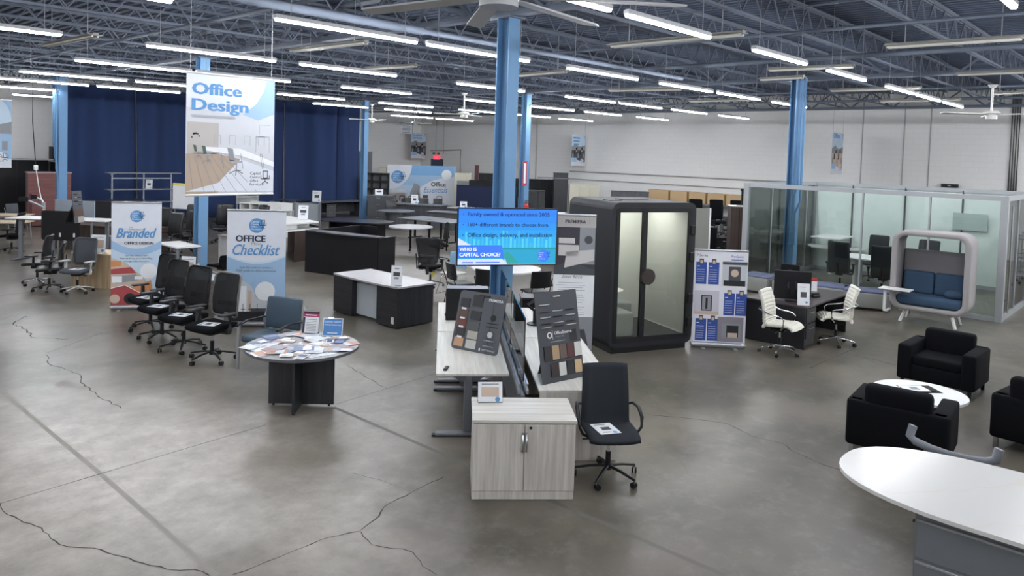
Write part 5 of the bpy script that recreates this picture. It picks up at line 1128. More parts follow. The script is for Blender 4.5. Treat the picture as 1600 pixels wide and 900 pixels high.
# ------------------------------------------------------------------ middle distance desks
def slab_desk(name, label, c, rz, W, D, H=.75, topm=grtop, panel=grl, edge=None, group=None, modesty=True, over=.02, legs=None, cat='desk', front=1):
    t = thing(name, label, cat, (c[0], c[1], 0), rz, group)
    b = B(); b.box((0, 0, H-.016), (W, D, .032), topm, .003)
    b.build('tabletop', t)
    if edge: B().box((0, 0, H-.036), (W+.002, D+.002, .014), edge).build('edge_band', t)
    if legs:
        for sx in (-1, 1):
            for sy in (-1, 1): B().box((sx*(W/2-.05), sy*(D/2-.05), H/2-.02), (.055, .055, H-.04), legs).build('leg', t)
    else:
        for s in (-1, 1): B().box((s*(W/2-over-.015), 0, H/2-.02), (.03, D-2*over, H-.04), panel).build('end_panel', t)
    if modesty: B().box((0, front*(D/2-.08), H/2), (W-.08, .025, H-.1), panel).build('modesty_panel', t)
    return t
# bow-front desk
blkoak = mat('black_oak_laminate', '2a2b2f', .4, kind='wood', col2='1e1f22', axis='x'); blkoakz = mat('black_oak_side', '2a2b2f', .4, kind='wood', col2='1e1f22', axis='z'); btop = mat('desk_top_pale', 'a7a5a6', .35, kind='wood', col2='97959a', axis='x')
t = thing('executive_desk', 'black double-pedestal desk with pale top and white centre panel, by the television', 'desk', (8.8, 11.4, 0), PI/2)   # +Y looks to -X
pl_ = [(-1.0, -.46), (1.0, -.46), (1.0, .42)]+[(1.0-2.0*i/12, .42+.06*math.sin(PI*i/12)) for i in range(1, 12)]+[(-1.0, .42)]
B().prism(pl_, .725, .755, btop).build('tabletop', t); B().prism([(x*.998, y*.998) for x, y in pl_], .71, .726, blkoak).build('edge_band', t)
for s in (-1, 1): B().box((s*.68, -.0, .365), (.6, .84, .69), blkoak, .002).build('pedestal', t); B().box((s*.975, -.0, .365), (.012, .845, .69), blkoakz).build('end_panel', t)
B().box((0, .3, .38), (.76, .02, .66), mat('frost_white', 'bfc6cc', .35)).build('centre_panel', t)
for s in (-1, 1): B().cyl((s*.9, .35, 0), (s*.9, .35, .03), .02, blk).build('glide', t)
q = G(612, 515); B().box((-.86, .425, .14), (.07, .01, .12), offw).build('outlet_plate', t)
q = G(619, 446, .757); sign('tall white leaflet holder on the pale-topped black desk', (q.x, q.y, .757), face(176), .2, .36, 4, .12)
# reception counter
def wallp_(b, A, C, z0, z1, th, m): 
    A, C = Vector(A), Vector(C); d = C-A; L_ = d.xy.length; a = math.atan2(d.y, d.x); mid = (A+C)/2
    b.box((0, 0, 0), (L_, th, z1-z0), m, T=Tr(mid.x, mid.y, (z0+z1)/2)@Rz(a))
P1, P2 = G(478, 359, 1.07), G(591, 371, 1.07); P3 = Vector((P2.x+.62, P2.y+.14, 0)); P0 = Vector((P1.x+2.0, P1.y+.45, 0)); P4 = P0+Vector((.15, -.6, 0))
t = thing('reception_counter', 'large black bow-fronted reception counter behind the pale-topped desk', 'counter', (0, 0, 0))
b = B(); wallp_(b, P1, P2, 0, 1.04, .03, esp); b.build('front_panel', t)
b = B(); wallp_(b, P2, P3, 0, 1.04, .03, esp); b.build('right_panel', t); b = B(); wallp_(b, P1, P0, 0, 1.04, .03, esp); b.build('left_panel', t); b = B(); wallp_(b, P0, P4, 0, 1.06, .03, esp); b.build('end_panel', t)
d = (P2-P1); d.z = 0; u_ = d.normalized(); n_ = Vector((-u_.y, u_.x, 0)); n_ = n_ if n_.x > 0 else -n_; L_ = d.length
poly = [((P1+u_*(L_*i/14)-n_*(.02+.12*math.sin(PI*i/14)))) for i in range(15)]+[P2+n_*.26, P1+n_*.3]
B().prism([(p.x, p.y) for p in poly], 1.04, 1.07, esptop).build('counter_top', t)
b = B(); wallp_(b, P2+u_*.02, P3+u_*.02, 1.04, 1.055, .06, esptop); wallp_(b, P1, P0, 1.04, 1.055, .05, esptop); b.build('cap_rail', t)
poly = [P1+n_*.04+u_*.05, P2+n_*.04-u_*.05, P2+n_*.6-u_*.05, P1+n_*.75+u_*.9, P0-n_*.1+u_*.7, P0-n_*.1]; B().prism([(p.x, p.y) for p in poly], .71, .74, esptop).build('work_surface', t)
# racetrack table
t = thing('conference_table', 'dark racetrack conference table behind the black reception counter', 'table', (15.1, 21.0, 0), math.radians(-62))
B().prism([(x, z) for x, z in outline(2.45, 1.25, r=.45, n=7)], .72, .75, esptop, smooth=False).build('tabletop', t)
for s in (-1, 1): B().box((s*.85, 0, .36), (.05, .7, .72), esp).build('base_panel', t)
B().box((0, 0, .36), (1.7, .05, .72), esp).build('spine_panel', t)
# white round flip-top, two rectangular flip tables
wtop = mat('pale_grey_top', 'b6b8bb', .3)
def tleg_table(name, label, c, rz, topf, dx, cat='table', group=None, legm=blk):
    t = thing(name, label, cat, (c[0], c[1], 0), rz, group); topf(t)
    for s in (-1, 1): B().box((s*dx, 0, .38), (.07, .05, .68), legm).build('leg', t); B().box((s*dx, 0, .03), (.06, .75, .04), legm, .01).build('foot', t)
    B().box((0, 0, .69), (2*dx, .05, .05), legm).build('cross_rail', t); return t
tleg_table('round_table', 'pale round table on black legs right of the racetrack table', (15.45, 18.62), face(5), lambda t: B().disc((0, 0), .7, .72, .75, wtop, 40).build('tabletop', t), .0)
tleg_table('training_table', 'grey rectangular training table, left one of the joined pair', (17.75, 20.75), PI/2+.12, lambda t: B().box((0, 0, .735), (1.25, 1.3, .03), grtop, .004).build('tabletop', t), .35, group='grey training tables')
tleg_table('training_table', 'grey rectangular training table, right one of the joined pair', (17.85, 19.45), PI/2+.12, lambda t: B().box((0, 0, .735), (1.2, 1.35, .03), grtop, .004).build('tabletop', t), .35, group='grey training tables')
t = thing('round_table', 'grey round table on a drum base in front of the grey drawer unit', 'table', (18.95, 23.75, 0)); B().disc((0, 0), .74, .72, .75, grtop, 40).build('tabletop', t); B().disc((0, 0), .42, 0, .72, grl, 28).build('drum_base', t)
# grey lateral drawer unit
def drawers(name, label, c, rz, W, D, H, n, m=grl, top=grtop, cat='cabinet', hm=alu, cols_=1, group=None):
    t = thing(name, label, cat, (c[0], c[1], 0), rz, group); B().box((0, 0, (H-.03)/2+.02), (W, D, H-.05), m, .002).build('body', t); B().box((0, 0, H-.015), (W+.02, D+.02, .03), top, .003).build('top_panel', t)
    h = (H-.08)/n
    for i in range(n):
        for k in range(cols_):
            w_ = W/cols_; x = -W/2+w_*(k+.5); d0 = B().box((x, D/2+.008, .05+h*(i+.5)), (w_-.02, .018, h-.012), m, .002).build('drawer', t)
            B().tube([(x-.08, D/2+.015, .05+h*(i+.75)), (x-.07, D/2+.035, .05+h*(i+.75)), (x+.07, D/2+.035, .05+h*(i+.75)), (x+.08, D/2+.015, .05+h*(i+.75))], .008, hm).build('handle', d0)
    return t
lc = G(596, 350); drawers('drawer_unit', 'tall grey four-drawer lateral file right of the blue column by the curtain', (20.05, 26.2), face(172), .95, .85, 1.2, 4, cat='filing cabinet')
q = Vector((20.0, 26.3, 1.2)); sign('small white card on top of the tall grey drawer unit', q, face(180), .35, .25, 4, .1)
slab_desk('desk', 'grey laminate desk with panel front, in front of the blue and white backdrop', (22.1, 26.2), math.radians(-66), 2.6, .9, front=-1)
slab_desk('desk', 'grey laminate return desk just above the left corner of the television', (20.6, 22.2), math.radians(-66), 2.0, .8, front=-1)
slab_desk('desk', 'grey laminate desk with a low white top behind the television at left', (22.8, 23.4), math.radians(-66), 2.0, .8, front=-1, topm=wtop)
q = G(680, 323, .752); sign('small white tent card on the grey desk left of the television', (22.5, 23.6, .752), face(180), .3, .28, 0, .1)
# L-shaped grey desk run by the curtain
t = thing('workstation_desk', 'long grey L-shaped desk with square posts before the navy curtain', 'desk', (19.6, 29.2, 0), 0)
B().box((-.1, .0, .735), (3.4, .85, .035), grtop, .003).box((-1.4, .9, .735), (.9, 1.9, .035), grtop, .003).build('tabletop', t)
for x, y in ((-1.7, -.35), (1.3, -.35), (-1.7, 1.7)): B().box((x, y, .36), (.09, .09, .72), steel).build('leg', t)
B().box((1.5, .3, .37), (.04, .9, .74), grl).box((.5, .42, .45), (2.2, .03, .5), grl).build('side_panel', t)
for k, x in enumerate((-.85, -.05)):
    drawers('mobile_pedestal', 'grey two-drawer mobile pedestal, %s of the two under the long grey desk' % ('left', 'right')[k], (19.6+x, 29.25), face(195), .42, .5, .62, 2, group='mobile pedestals under the grey desk')
slab_desk('credenza', 'grey credenza right of the long grey desk, beside the blue column', (22.2, 29.0), 0, 1.5, .7, topm=grtop, panel=esp, cat='cabinet', front=1)
sign('white card standing on the long grey desk before the curtain', (18.6, 28.95, .755), face(180), .4, .5, 0, .1)
# lounge modules and white storage behind the checklist banner
lf_ = mat('light_grey_upholstery', '93959b', .95, kind='fabric'); 
t = thing('lounge_sofa', 'light grey fabric sofa with loose pillows behind the walnut counter', 'sofa', (16.0, 27.4, 0), face(150))
B().rbox((0, 0, .25), (1.9, .85, .36), .05, lf_, n=2).build('seat', t); B().rbox((0, -.35, .5), (1.9, .18, .6), .06, lf_, n=3).build('backrest', t)
for s in (-1, 1): B().rbox((s*.9, 0, .42), (.16, .85, .5), .05, lf_, n=2).build('armrest', t)
for sx in (-1, 1): B().box((sx*.85, 0, .035), (.05, .7, .07), blk).build('leg', t)
for k, x in enumerate((-.6, 0, .6)): one(B().rbox((0, 0, .22), (.5, .16, .44), .07, lf_ if k else greyfab, n=3), 'throw_pillow', 'light grey pillow on the fabric sofa, %s of three' % ('right', 'middle', 'left')[k], 'pillow', Vector((16.0, 27.4, .47))+Rz(face(150))@Vector((x, -.16, 0)), face(150)+.2*k, 'pillows on the grey sofa')
t = thing('acrylic_screen', 'grey framed privacy screen panel right of the grey sofa', 'screen', (15.6, 24.9, 0), face(170)); B().box((0, 0, .6), (1.0, .03, .9), veil('smoky_film', 'aab0b5', .75)).build('panel', t); B().box((-.5, 0, .55), (.09, .07, 1.1), steel).box((.5, 0, .55), (.04, .07, 1.1), steel).build('post', t)
t = thing('open_shelf_unit', 'white open-front low cabinet showing three cubbies above the checklist banner', 'cabinet', (13.4, 24.0, 0), math.radians(-60))
b = B(); b.box((0, 0, 1.18), (1.6, .75, .04), wht).box((0, 0, .95), (1.6, .75, .03), wht)
for x in (-.78, -.4, -.05, .3, .78): b.box((x, 0, 1.06), (.03, .75, .22), wht)
b.box((0, .3, .5), (1.6, .03, .9), wht).box((.55, -.37, 1.06), (.5, .02, .24), wht); b.build('carcass', t); B().box((0, 0, .02), (1.56, .7, .04), wht).build('plinth', t)
t = thing('wire_rack', 'ribbed white display rack standing before the curtain behind the white cabinet', 'rack', (14.3, 27.0, 0), face(180))
for s in (-1, 0, 1): B().box((s*.4, 0, .85), (.05, .05, 1.7), alu).build('post', t)
b = B()
for i in range(14): b.box((0, 0, .95+i*.055), (.78, .3, .02), wht)
b.build('shelf_stack', t)
# walnut counter with white transaction top
A_, C_, E_ = G(437, 350, 1.07), G(494, 347, 1.07), G(420, 341, 1.07)
t = thing('reception_counter', 'walnut reception counter with raised white shelf behind the checklist banner', 'counter', (0, 0, 0)); q1 = Vector((10.75, 18.35, 0)); q2 = Vector((12.0, 18.55, 0)); q3 = Vector((10.9, 20.3, 0)); q4 = Vector((12.2, 20.5, 0))
b = B(); b.prism([tuple(p.xy) for p in (q1, q2, q4, q3)], 1.03, 1.07, wht); b.build('shelf_top', t)
b = B(); wallp_(b, q1, q1+(q3-q1)*.02+Vector((0, .04, 0)), .88, 1.03, .03, wht); wallp_(b, q1+Vector((.05, .5, 0)), q2+Vector((0, .5, 0)), .88, 1.03, .03, wht); wallp_(b, q1+Vector((.05, .05, 0)), q2-Vector((.7, 0, 0)), .9, 1.03, .03, wht); b.build('cubby_divider', t)
b = B(); b.prism([tuple(p.xy) for p in (q1, q2, q4, q3)], .85, .885, wht); b.build('lower_shelf', t)
b = B(); wallp_(b, q1+Vector((.38, .03, 0)), q2+Vector((.05, .0, 0)), 0, .85, .035, walnut); b.build('end_panel', t); b = B(); wallp_(b, q2, q4, 0, .95, .035, walnut); b.build('front_panel', t); b = B(); wallp_(b, q1+Vector((.1, .5, 0)), q3, .3, .36, .5, walnut); b.build('inner_shelf', t)
b = B(); wallp_(b, q1+Vector((.35, 1.2, 0)), q3+Vector((.35, 0, 0)), 0, .85, .035, esp); b.build('inner_panel', t)
q = G(473, 343, 1.07); sign('white card with a sofa picture on the white shelf of the walnut counter', (q.x, q.y, 1.071), face(176), .3, .42, 4, .15)

# aeron-like chair, blue chair, far task chair, round white table group
aero = mat('aero_frame', '2a2c30', .45)
p = G(672, 447); t = task('mesh_task_chair', 'charcoal mesh chair with its back to us behind the pale-topped desk', p, face(-12), frame=aero, net=veil('dark_net', '1b1c20', .75), armc=aero, base=aero, W=.44, wt=.6, H=.6, z=.86, cat='office chair', curve=.06, tilt=.16)
B().tube([(-.22, -.33, .45), (-.24, -.36, .8)], .02, aero).build('back_support', t); B().box((.1, -.1, .3), (.06, .02, .12), mat('tag_yellow', 'd8c94a', .6)).build('hang_tag', t)
lb = mat('sky_blue_plastic', '7fa6c2', .5)
t = thing('side_chair', 'sky blue shell chair on thin chrome legs left below the television', 'chair', (11.5, 12.35, 0), face(150))
B().rbox((0, -.23, .72), (.46, .03, .36), .014, lb, n=3, fn=backfn(.46, .36, .04, .1, .0)).build('backrest', t); B().rbox((0, 0, .46), (.46, .44, .035), .016, offw, n=3).build('seat', t)
for s in (-1, 1): B().tube([(s*.2, .1, .44), (s*.24, .3, .01), (s*.24, -.28, .01), (s*.2, -.2, .46), (s*.2, -.26, .6)], .009, chrome, seg=6, up=(1, 0, 0)).build('leg', t)
task('mesh_task_chair', 'black task chair left of the television, before the grey training tables', (14.5, 16.2, 0), face(110), a0=.6)
t = thing('round_table', 'round white cafe table half hidden by the television and the blue column', 'table', (11.65, 10.85, 0)); B().disc((0, 0), .74, .72, .75, mat('gloss_white', 'dcdcda', .25), 48).build('tabletop', t); B().cyl((0, 0, .02), (0, 0, .72), .05, blk).build('post', t); B().disc((0, 0), .32, 0, .025, blk, 28).build('foot', t)
bp_ = mat('black_polymer', '1d1e21', .4)
for k, (x, y, r_, lb_) in enumerate(((10.75, 11.3, -60, 'black side chair left of the white cafe table'), (12.3, 10.1, 95, 'black side chair right of the white cafe table, under the television'), (10.75, 10.45, -20, 'black side chair in front of the cafe table, left of the blue column'), (11.35, 9.75, 25, 'black side chair in front of the cafe table, right of the blue column'))):
    side_chair('side_chair', lb_, (x, y, 0), face(r_), bp_, blk, group='black side chairs round the cafe table')
t = thing('low_cabinet', 'black low cabinet standing behind the bench desks right of the column', 'cabinet', (10.35, 8.9, 0), BZ); B().box((0, 0, .3), (.5, .4, .56), esp, .003).build('body', t); B().box((0, 0, .59), (.54, .44, .03), esptop).build('top_panel', t)

# ------------------------------------------------------------------ left side
ltop = mat('white_desk_top', 'dedcda', .35)
# branded-banner neighbours: light oak cabinet with sign, walnut desk
t = thing('display_pedestal', 'light oak cabinet beside the branded banner', 'cabinet', (5.98, 17.75, 0), math.radians(-58)); B().box((0, 0, .36), (.98, .6, .72), oak, .003).build('body', t); B().box((0, 0, .735), (1.0, .62, .03), mat('oak_top', 'cdb797', .45, kind='wood', col2='b79f7d', axis='x'), .002).build('top_panel', t)
sign('pinkish white sign standing on the light oak cabinet', (5.85, 17.55, .752), face(180), .32, .4, 1, .1)
slab_desk('desk', 'long walnut desk behind the sit-stand desks at left', (8.1, 23.3), math.radians(-62), 3.4, .8, topm=walnuty, panel=walnut, front=-1)
sign('white card on the right end of the long walnut desk', (8.45, 22.4, .752), face(180), .3, .38, 0, .1)
t = thing('metal_shelf', 'open grey metal shelving frame in front of the navy curtain', 'shelf', (11.4, 29.6, 0), math.radians(-4))
for x in (-1.05, .05, 1.05): B().box((x, 0, 1.0), (.05, .05, 2.0), steel).build('post', t)
for z, w_ in ((2.0, 2.6), (1.38, 2.6), (.9, 2.6)): B().box((.08, .05, z), (w_, .45, .035), mat('shelf_grey', '85888f', .4), .004).build('shelf', t)
B().box((0, 0, 1.8), (2.1, .03, .04), steel).build('cross_rail', t)
for z in (2.0, 1.38): B().prism([(-1.1, z-.1), (-1.1, z), (-.85, z)], -.02, .02, steel, 'y').build('bracket', t)
sign('white card on the middle shelf of the metal shelving', (11.6, 29.48, 1.4), face(180), .26, .36, 0, .1)
# sit-stand desks
def hdesk(label, c, rz, W, D, H, group='height-adjustable desks at left'):
    t = thing('height_adjustable_desk', label, 'desk', (c[0], c[1], 0), rz, group); B().box((0, 0, H-.014), (W, D, .028), ltop, .004).build('tabletop', t)
    for s in (-1, 1): B().box((s*W*.36, 0, H/2), (.09, .07, H-.06), steel, .004).build('leg', t); B().box((s*W*.36, 0, .03), (.08, D*.9, .04), steel, .008).build('foot', t)
    B().box((0, 0, H-.055), (W*.75, .06, .05), dgr).build('cross_rail', t); return t
hdesk('white raised sit-stand desk with a monitor mount, left of the black privacy panel', (6.0, 22.45), math.radians(-50), 1.2, .75, 1.12)
hdesk('white raised sit-stand desk behind the black privacy panel, holding the sample board', (6.95, 21.35), math.radians(-50), 1.2, .75, 1.12)
t = thing('privacy_panel', 'black rounded modesty panel hanging between the two white sit-stand desks', 'screen', (6.15, 21.05, 1.02), face(178)); B().prism([(x, z) for x, z in outline(.98, .74, r=.06)], -.015, .015, blk, 'y').build('panel', t)
for x in (.0, -.36): B().box((x, .03, -.23), (.04, .03, .1), wht, .005).build('clip', t)
B().box((.3, -.1, .1), (.06, .2, .04), steel).box((-.3, -.1, .1), (.06, .2, .04), steel).build('bracket', t)
t = thing('monitor_mount', 'silver twin monitor mount on the left white sit-stand desk', 'monitor arm', (5.98, 21.75, 1.121), face(180)); B().cyl((0, 0, 0), (0, 0, .45), .025, alu).cyl((0, 0, 0), (0, 0, .02), .08, alu).build('post', t)
B().tube([(0, 0, .3), (.18, .1, .42), (.4, .1, .5)], .032, alu).tube([(0, 0, .34), (.1, -.05, .5), (.2, .05, .56)], .03, alu).build('arm', t); B().box((.45, .12, .52), (.24, .05, .12), blk, .01).box((.22, .08, .58), (.14, .04, .1), blk).build('mount_plate', t)
t = thing('power_cord', 'dark cord dropping from the roof, its lower half a white cord', 'cord', (0, 0, 0)); a = G(50, 130, 5.4); p1_ = GD(51, 190, 21); p2_ = GD(56, 262, 21); p3_ = GD(60, 290, 21); p4_ = GD(66, 318, 21)
B().tube([Vector((p1_.x, p1_.y, ZD)), p1_, p2_], .012, blk).build('dark_cord', t); B().tube([p2_, p3_, p4_, Vector((6.0, 21.78, 1.15))], .014, wht).build('white_cord', t); B().rbox(tuple(p2_), (.1, .08, .14), .02, wht, n=1).build('outlet_box', t)
def art_l(t, W, H, T):
    b = B(); b.box((0, -.006, H/2), (W, .012, H), brd, T=T); b.build('panel', t)
    for i in range(4):
        for k in range(2): B().tube([((-.2+.4*k)*W-.05, .012, H*(.9-.11*i)), ((-.2+.4*k)*W+.05, .012, H*(.9-.11*i))], .008, (alu, blk)[(i+k) % 2], T=T).build('handle', t)
    B().box((0, .004, H*.32), (W*.9, .01, H*.2), SW['brown'], T=T).build('finish_sample', t); B().box((-W*.15, .004, H*.1), (W*.6, .01, H*.18), SW['pale'], T=T).build('finish_sample', t)
board('sample_board', 'far grey sample board of drawer handles on the right white sit-stand desk', (104, 303), (126, 302), (132, 347), (117, 349), 1.122, .12, art_l)
t = thing('low_wall_screen', 'slanting frosted desk divider behind the silver monitor mount', 'divider', (7.1, 23.1, 0), math.radians(-60)); B().box((0, 0, 1.25), (1.3, .03, .5), mat('frosted_panel', '9aa3ae', .5)).build('panel', t)
for s in (-1, 1): B().box((s*.55, 0, .5), (.04, .04, 1.02), alu).build('leg', t)
# four chairs there
grm = veil('grey_net', '50545a', .9); gfab = mat('slate_fabric', '4a4e55', .9, kind='fabric', bump=.2); paleplast = mat('pale_plastic', 'c9c8c2', .45)
blea = mat('black_leather', '1c1d20', .35)
task('mesh_task_chair', 'slate mesh chair with white arms and white base left of the oak cabinet', G(121, 457), face(172), fab=gfab, net=grm, frame=mat('slate_frame', '5a5d62', .5), base=paleplast, armc=paleplast, post=paleplast, W=.52, H=.56, z=.83, a0=.25)
task('office_chair', 'black leather task chair second from the oak cabinet, facing left', G(77, 454), face(120), fab=blea, back='solid', a0=.5, z=.78, H=.5)
task('office_chair', 'black task chair with oval back and chrome base, facing left', G(58, 444), face(105), fab=blea, back='solid', base=chrome, a0=.1, W=.4, H=.46, z=.86)
task('mesh_task_chair', 'black mesh task chair cut by the left edge of the picture', G(18, 394), face(100), a0=.9)
q = G(120, 424, .5); flyer('flyer on the slate mesh chair with white arms', (5.33, 17.15, .502), face(172)+PI)
# far-left background
t = thing('storage_cabinet', 'tall black two-door cabinet with pale top at far left', 'cabinet', (8.6, 35.2, 0), 0); B().box((0, 0, 1.15), (2.2, .8, 2.3), esp, .004).build('body', t); B().box((0, -.05, 2.33), (2.5, 1.0, .05), mat('far_white_top', 'a9a9ab', .4)).build('top_panel', t); B().box((0, -.405, 1.15), (.02, .01, 2.2), blk).build('door_gap', t)
t = thing('hutch', 'dark hutch cabinet at far left behind the cord box', 'cabinet', (10.95, 35.9, 0), 0); b = B(); b.box((0, 0, 1.1), (1.9, .6, 2.2), esp); b.build('lower_body', t); B().box((0, 0, 2.55), (1.7, .5, .62), esp).build('upper_body', t); B().box((0, 0, 2.24), (2.2, .7, .05), mat('far_white_top', 'a9a9ab', .4)).build('shelf_top', t)
cher = mat('cherry_laminate', '7a4a48', .45, kind='wood', col2='6a3d3c', axis='x')
t = thing('wardrobe_cabinet', 'reddish cherry wood cabinet side behind the monitor mount', 'cabinet', (8.35, 31.2, 0), math.radians(-8)); B().box((.35, 0, .98), (1.35, .6, 1.9), cher, .004).build('body', t); B().box((.35, 0, 1.95), (1.4, .66, .04), mat('cherry_top', '9c8a8c', .4)).build('top_panel', t); B().box((-.25, -.31, .6), (.1, .02, 1.2), SW['mah']).build('pilaster', t)
for k, (px, py) in enumerate(((12, 345), (26, 346))):
    p = G(px, py); side_chair('side_chair', 'grey side chair at far left, %s of two beside the cherry cabinet' % ('left', 'right')[k], (6.9+.55*k, 30.2, 0), face(-110), mat('chair_grey_shell', '55585d', .6), alu, group='grey side chairs at far left')
t = thing('desk', 'pale wood table at the left edge behind the black mesh chair', 'desk', (5.9, 25.7, 0), math.radians(-40)); B().box((0, 0, .735), (1.6, .8, .03), mat('pale_maple', 'cbb8a0', .4, kind='wood', col2='bda98f', axis='x')).build('tabletop', t); four_legs(t, alu, 1.4, .6, .72)
t = thing('desk', 'second pale wood table farther back at the left edge', 'desk', (6.5, 28.0, 0), math.radians(-40)); B().box((0, 0, .735), (1.6, .8, .03), mat('pale_maple', 'cbb8a0', .4), .002).build('tabletop', t); four_legs(t, alu, 1.4, .6, .72)
slab_desk('desk', 'black desk behind the sample board, right of the cherry cabinet', (10.2, 29.0), math.radians(-20), 1.9, .8, H=1.05, topm=esptop, panel=esp, front=-1)
# middle left cluster
t = slab_desk('training_table', 'white wedge-shaped flip-top table left of the blue column', (7.83, 18.15), 0, .6, 1.2, topm=ltop, legs=steel, modesty=False); B().box((0, 0, .708), (.605, 1.205, .012), blk).build('edge_band', t)
t = thing('whiteboard', 'white flip-chart board with a yellow top edge behind the hanging banner', 'board', (11.55, 26.2, 0), face(172)); B().box((0, 0, 1.32), (.95, .04, .9), mat('board_white', 'd9dade', .3), .01).build('board_panel', t); B().box((0, .022, 1.72), (.92, .01, .06), mat('tag_yellow', 'd8c94a', .6)).build('tape', t)
for s in (-1, 1): B().tube([(s*.4, -.05, 1.7), (s*.45, -.05, .0)], .02, steel).build('leg', t)
B().cyl((-.1, 0, 1.78), (.1, 0, 1.78), .02, blk).build('clip', t)
EXE = [((8.9, 21.2), 150, 'black leather executive chair left of the blue column, arm loops showing'), ((9.6, 21.9), 130, 'black leather executive chair right behind the blue column'), ((9.3, 22.9), 170, 'black chair behind the grey-backed one, far left of the column'),
       ((10.6, 23.6), 175, 'black high chair below the whiteboard, left of the column'), ((11.5, 23.4), 175, 'black high chair right of the column below the hanging banner'), ((12.3, 22.6), 140, 'black ribbed leather chair near the checklist banner')]
for k, ((x, y), r_, lb_) in enumerate(EXE):
    t = task('office_chair', lb_, (x, y, 0), face(r_), fab=blea, back='solid', arm='loop', a0=.2*k, H=.7, z=.88, W=.54, th=.12, group='black leather chairs behind the white wedge table')
task('office_chair', 'light grey backed chair with white seat left of the blue column', (8.25, 21.3, 0), face(165), fab=mat('light_grey_shell', '8c8f94', .6), back='solid', frame=wht, arm='none', H=.45)
red_c = mat('coral_red', 'c9494e', .6)
t = task('office_chair', 'chair with coral red back right of the blue column', (11.2, 21.8, 0), face(190), fab=red_c, back='solid', H=.5, arm='none')
slab_desk('desk', 'small walnut desk with white front panel left of the checklist banner', (9.9, 18.9), math.radians(-90+3), 1.3, .75, topm=mat('taupe_top', '8f8683', .4), panel=mat('white_front', 'c5c4c6', .45), front=-1)
slab_desk('side_cabinet', 'walnut high side unit behind the small desk by the checklist banner', (11.0, 20.9), math.radians(-90+3), 1.1, .5, H=1.0, topm=walnuty, panel=walnut, cat='cabinet')
t = thing('glass_desk', 'curved pale glass-topped desk behind the row of mesh chairs', 'desk', (6.9, 13.9, 0), 0)
gt = mat('milky_glass', 'ccd8de', .12)
arc = [(-.75+.02*i*0+.0, 1.0) for i in range(1)]
outer = [(-.62+.38*math.sin(PI*i/12)*-1+.0, 1.05-2.1*i/12) for i in range(13)]; inner = [(x+.62, y) for x, y in outer][::-1]
B().prism(outer+inner, .73, .75, gt).build('tabletop', t); B().box((-.15, .1, .36), (.04, 1.5, .72), mat('taupe_panel', '9b918c', .5, kind='wood', col2='877d78', axis='y')).build('modesty_panel', t)
for y in (.85, -.85): B().box((-.35, y, .36), (.5, .05, .72), mat('white_front', 'c5c4c6', .45)).build('end_panel', t)
q = G(293, 433, .75); sign('white sign in a holder on the curved glass desk', (q.x, q.y, .752), face(176), .27, .38, 1, .12)
t = task('office_chair', 'black chair seat poking out behind the sign on the glass desk', (8.0, 16.2, 0), face(60), fab=blkfab, back='solid', H=.25, z=.6, arm='none')
t = slab_desk('training_table', 'white flip-top table glimpsed between the white wedge table and banner', (7.6, 20.3), 0, .9, .8, topm=ltop, legs=steel, modesty=False)

# ------------------------------------------------------------------ far middle and right
nf = mat('navy_panel_fabric', '1f2a4a', .9, kind='fabric')
def cub(label, x, y, w_, h, rz):
    t = thing('cubicle', label, 'cubicle', (x, y, 0), rz); B().box((0, 0, h/2+.02), (w_, .06, h), nf).build('fabric_panel', t); B().box((-w_/2+.7, .6, h/2+.02), (.06, 1.2, h), nf).build('fabric_panel', t); B().box((w_/2-.03, .8, h/2+.02), (.06, 1.5, h), nf).build('fabric_panel', t); B().box((0, 0, h+.03), (w_+.02, .07, .03), blk).build('cap_rail', t)
    for s in (-1, 1): B().box((s*(w_/2-.03), 0, .02), (.06, .3, .04), blk).build('foot', t)
a, c = GD(714, 290, 34.5), GD(784, 289, 33.5); cub('navy fabric cubicle screens left of the tall blue column, behind the television', (a.x+c.x)/2, (a.y+c.y)/2, (c-a).xy.length, a.z, math.atan2(c.y-a.y, c.x-a.x))
def bgbox(name, label, px0, px1, py0, py1, d, m, cat, depth=.6, top=None, z0=None, det='drawer', n=2, sub=3, group=None):
    a, c = GD(px0, py0, d), GD(px1, py0, d); zt = (a.z+c.z)/2; zb = 0 if z0 is None else max(0, z0); W = (c-a).xy.length; mid = (a+c)/2; rz = math.atan2(c.y-a.y, c.x-a.x)+PI
    nrm = Vector((math.cos(rz+PI/2), math.sin(rz+PI/2), 0)); mid = mid-nrm*depth/2
    t = thing(name, label, cat, (mid.x, mid.y, zb), rz, group); H = zt-zb
    B().box((0, 0, H/2), (W, depth, H-.002), m, .004).build('body', t)
    B().box((0, 0, H+.012), (W+.03, depth+.03, .025), top or m, .003).build('top_panel', t)
    if det:
        for i in range(n):
            for k in range(sub):
                B().box((-W/2+W*(k+.5)/sub, depth/2+.008, H*(i+.5)/n), (W/sub-.03, .014, H/n-.03), m, .003).build(det, t)
    return t
cream = mat('cream_metal', 'c9c6b4', .5)
bgbox('storage_cabinet', 'cream metal cabinets left of the navy cubicle at the back wall', 710, 737, 271, 330, 40, cream, 'cabinet', n=1, det='door')
bgbox('storage_cabinet', 'low grey metal cabinet in front of the cream cabinets at the back', 714, 738, 284, 330, 38, steel, 'cabinet', n=1, det='door')
bgbox('hutch', 'black hutch behind the navy cubicle, left of the tall blue column', 748, 778, 272, 320, 36.5, esp, 'cabinet', det='door', n=1, sub=2)
bgbox('credenza', 'long black desk run with bright clips behind the navy screen', 733, 784, 283, 330, 35.4, esp, 'desk', det='door', n=1, sub=4)
bgbox('mahogany_post', 'narrow dark mahogany panel standing far behind the navy cubicle', 742, 748, 259, 320, 41.0, SW['mah'], 'panel', det=None, depth=.2)
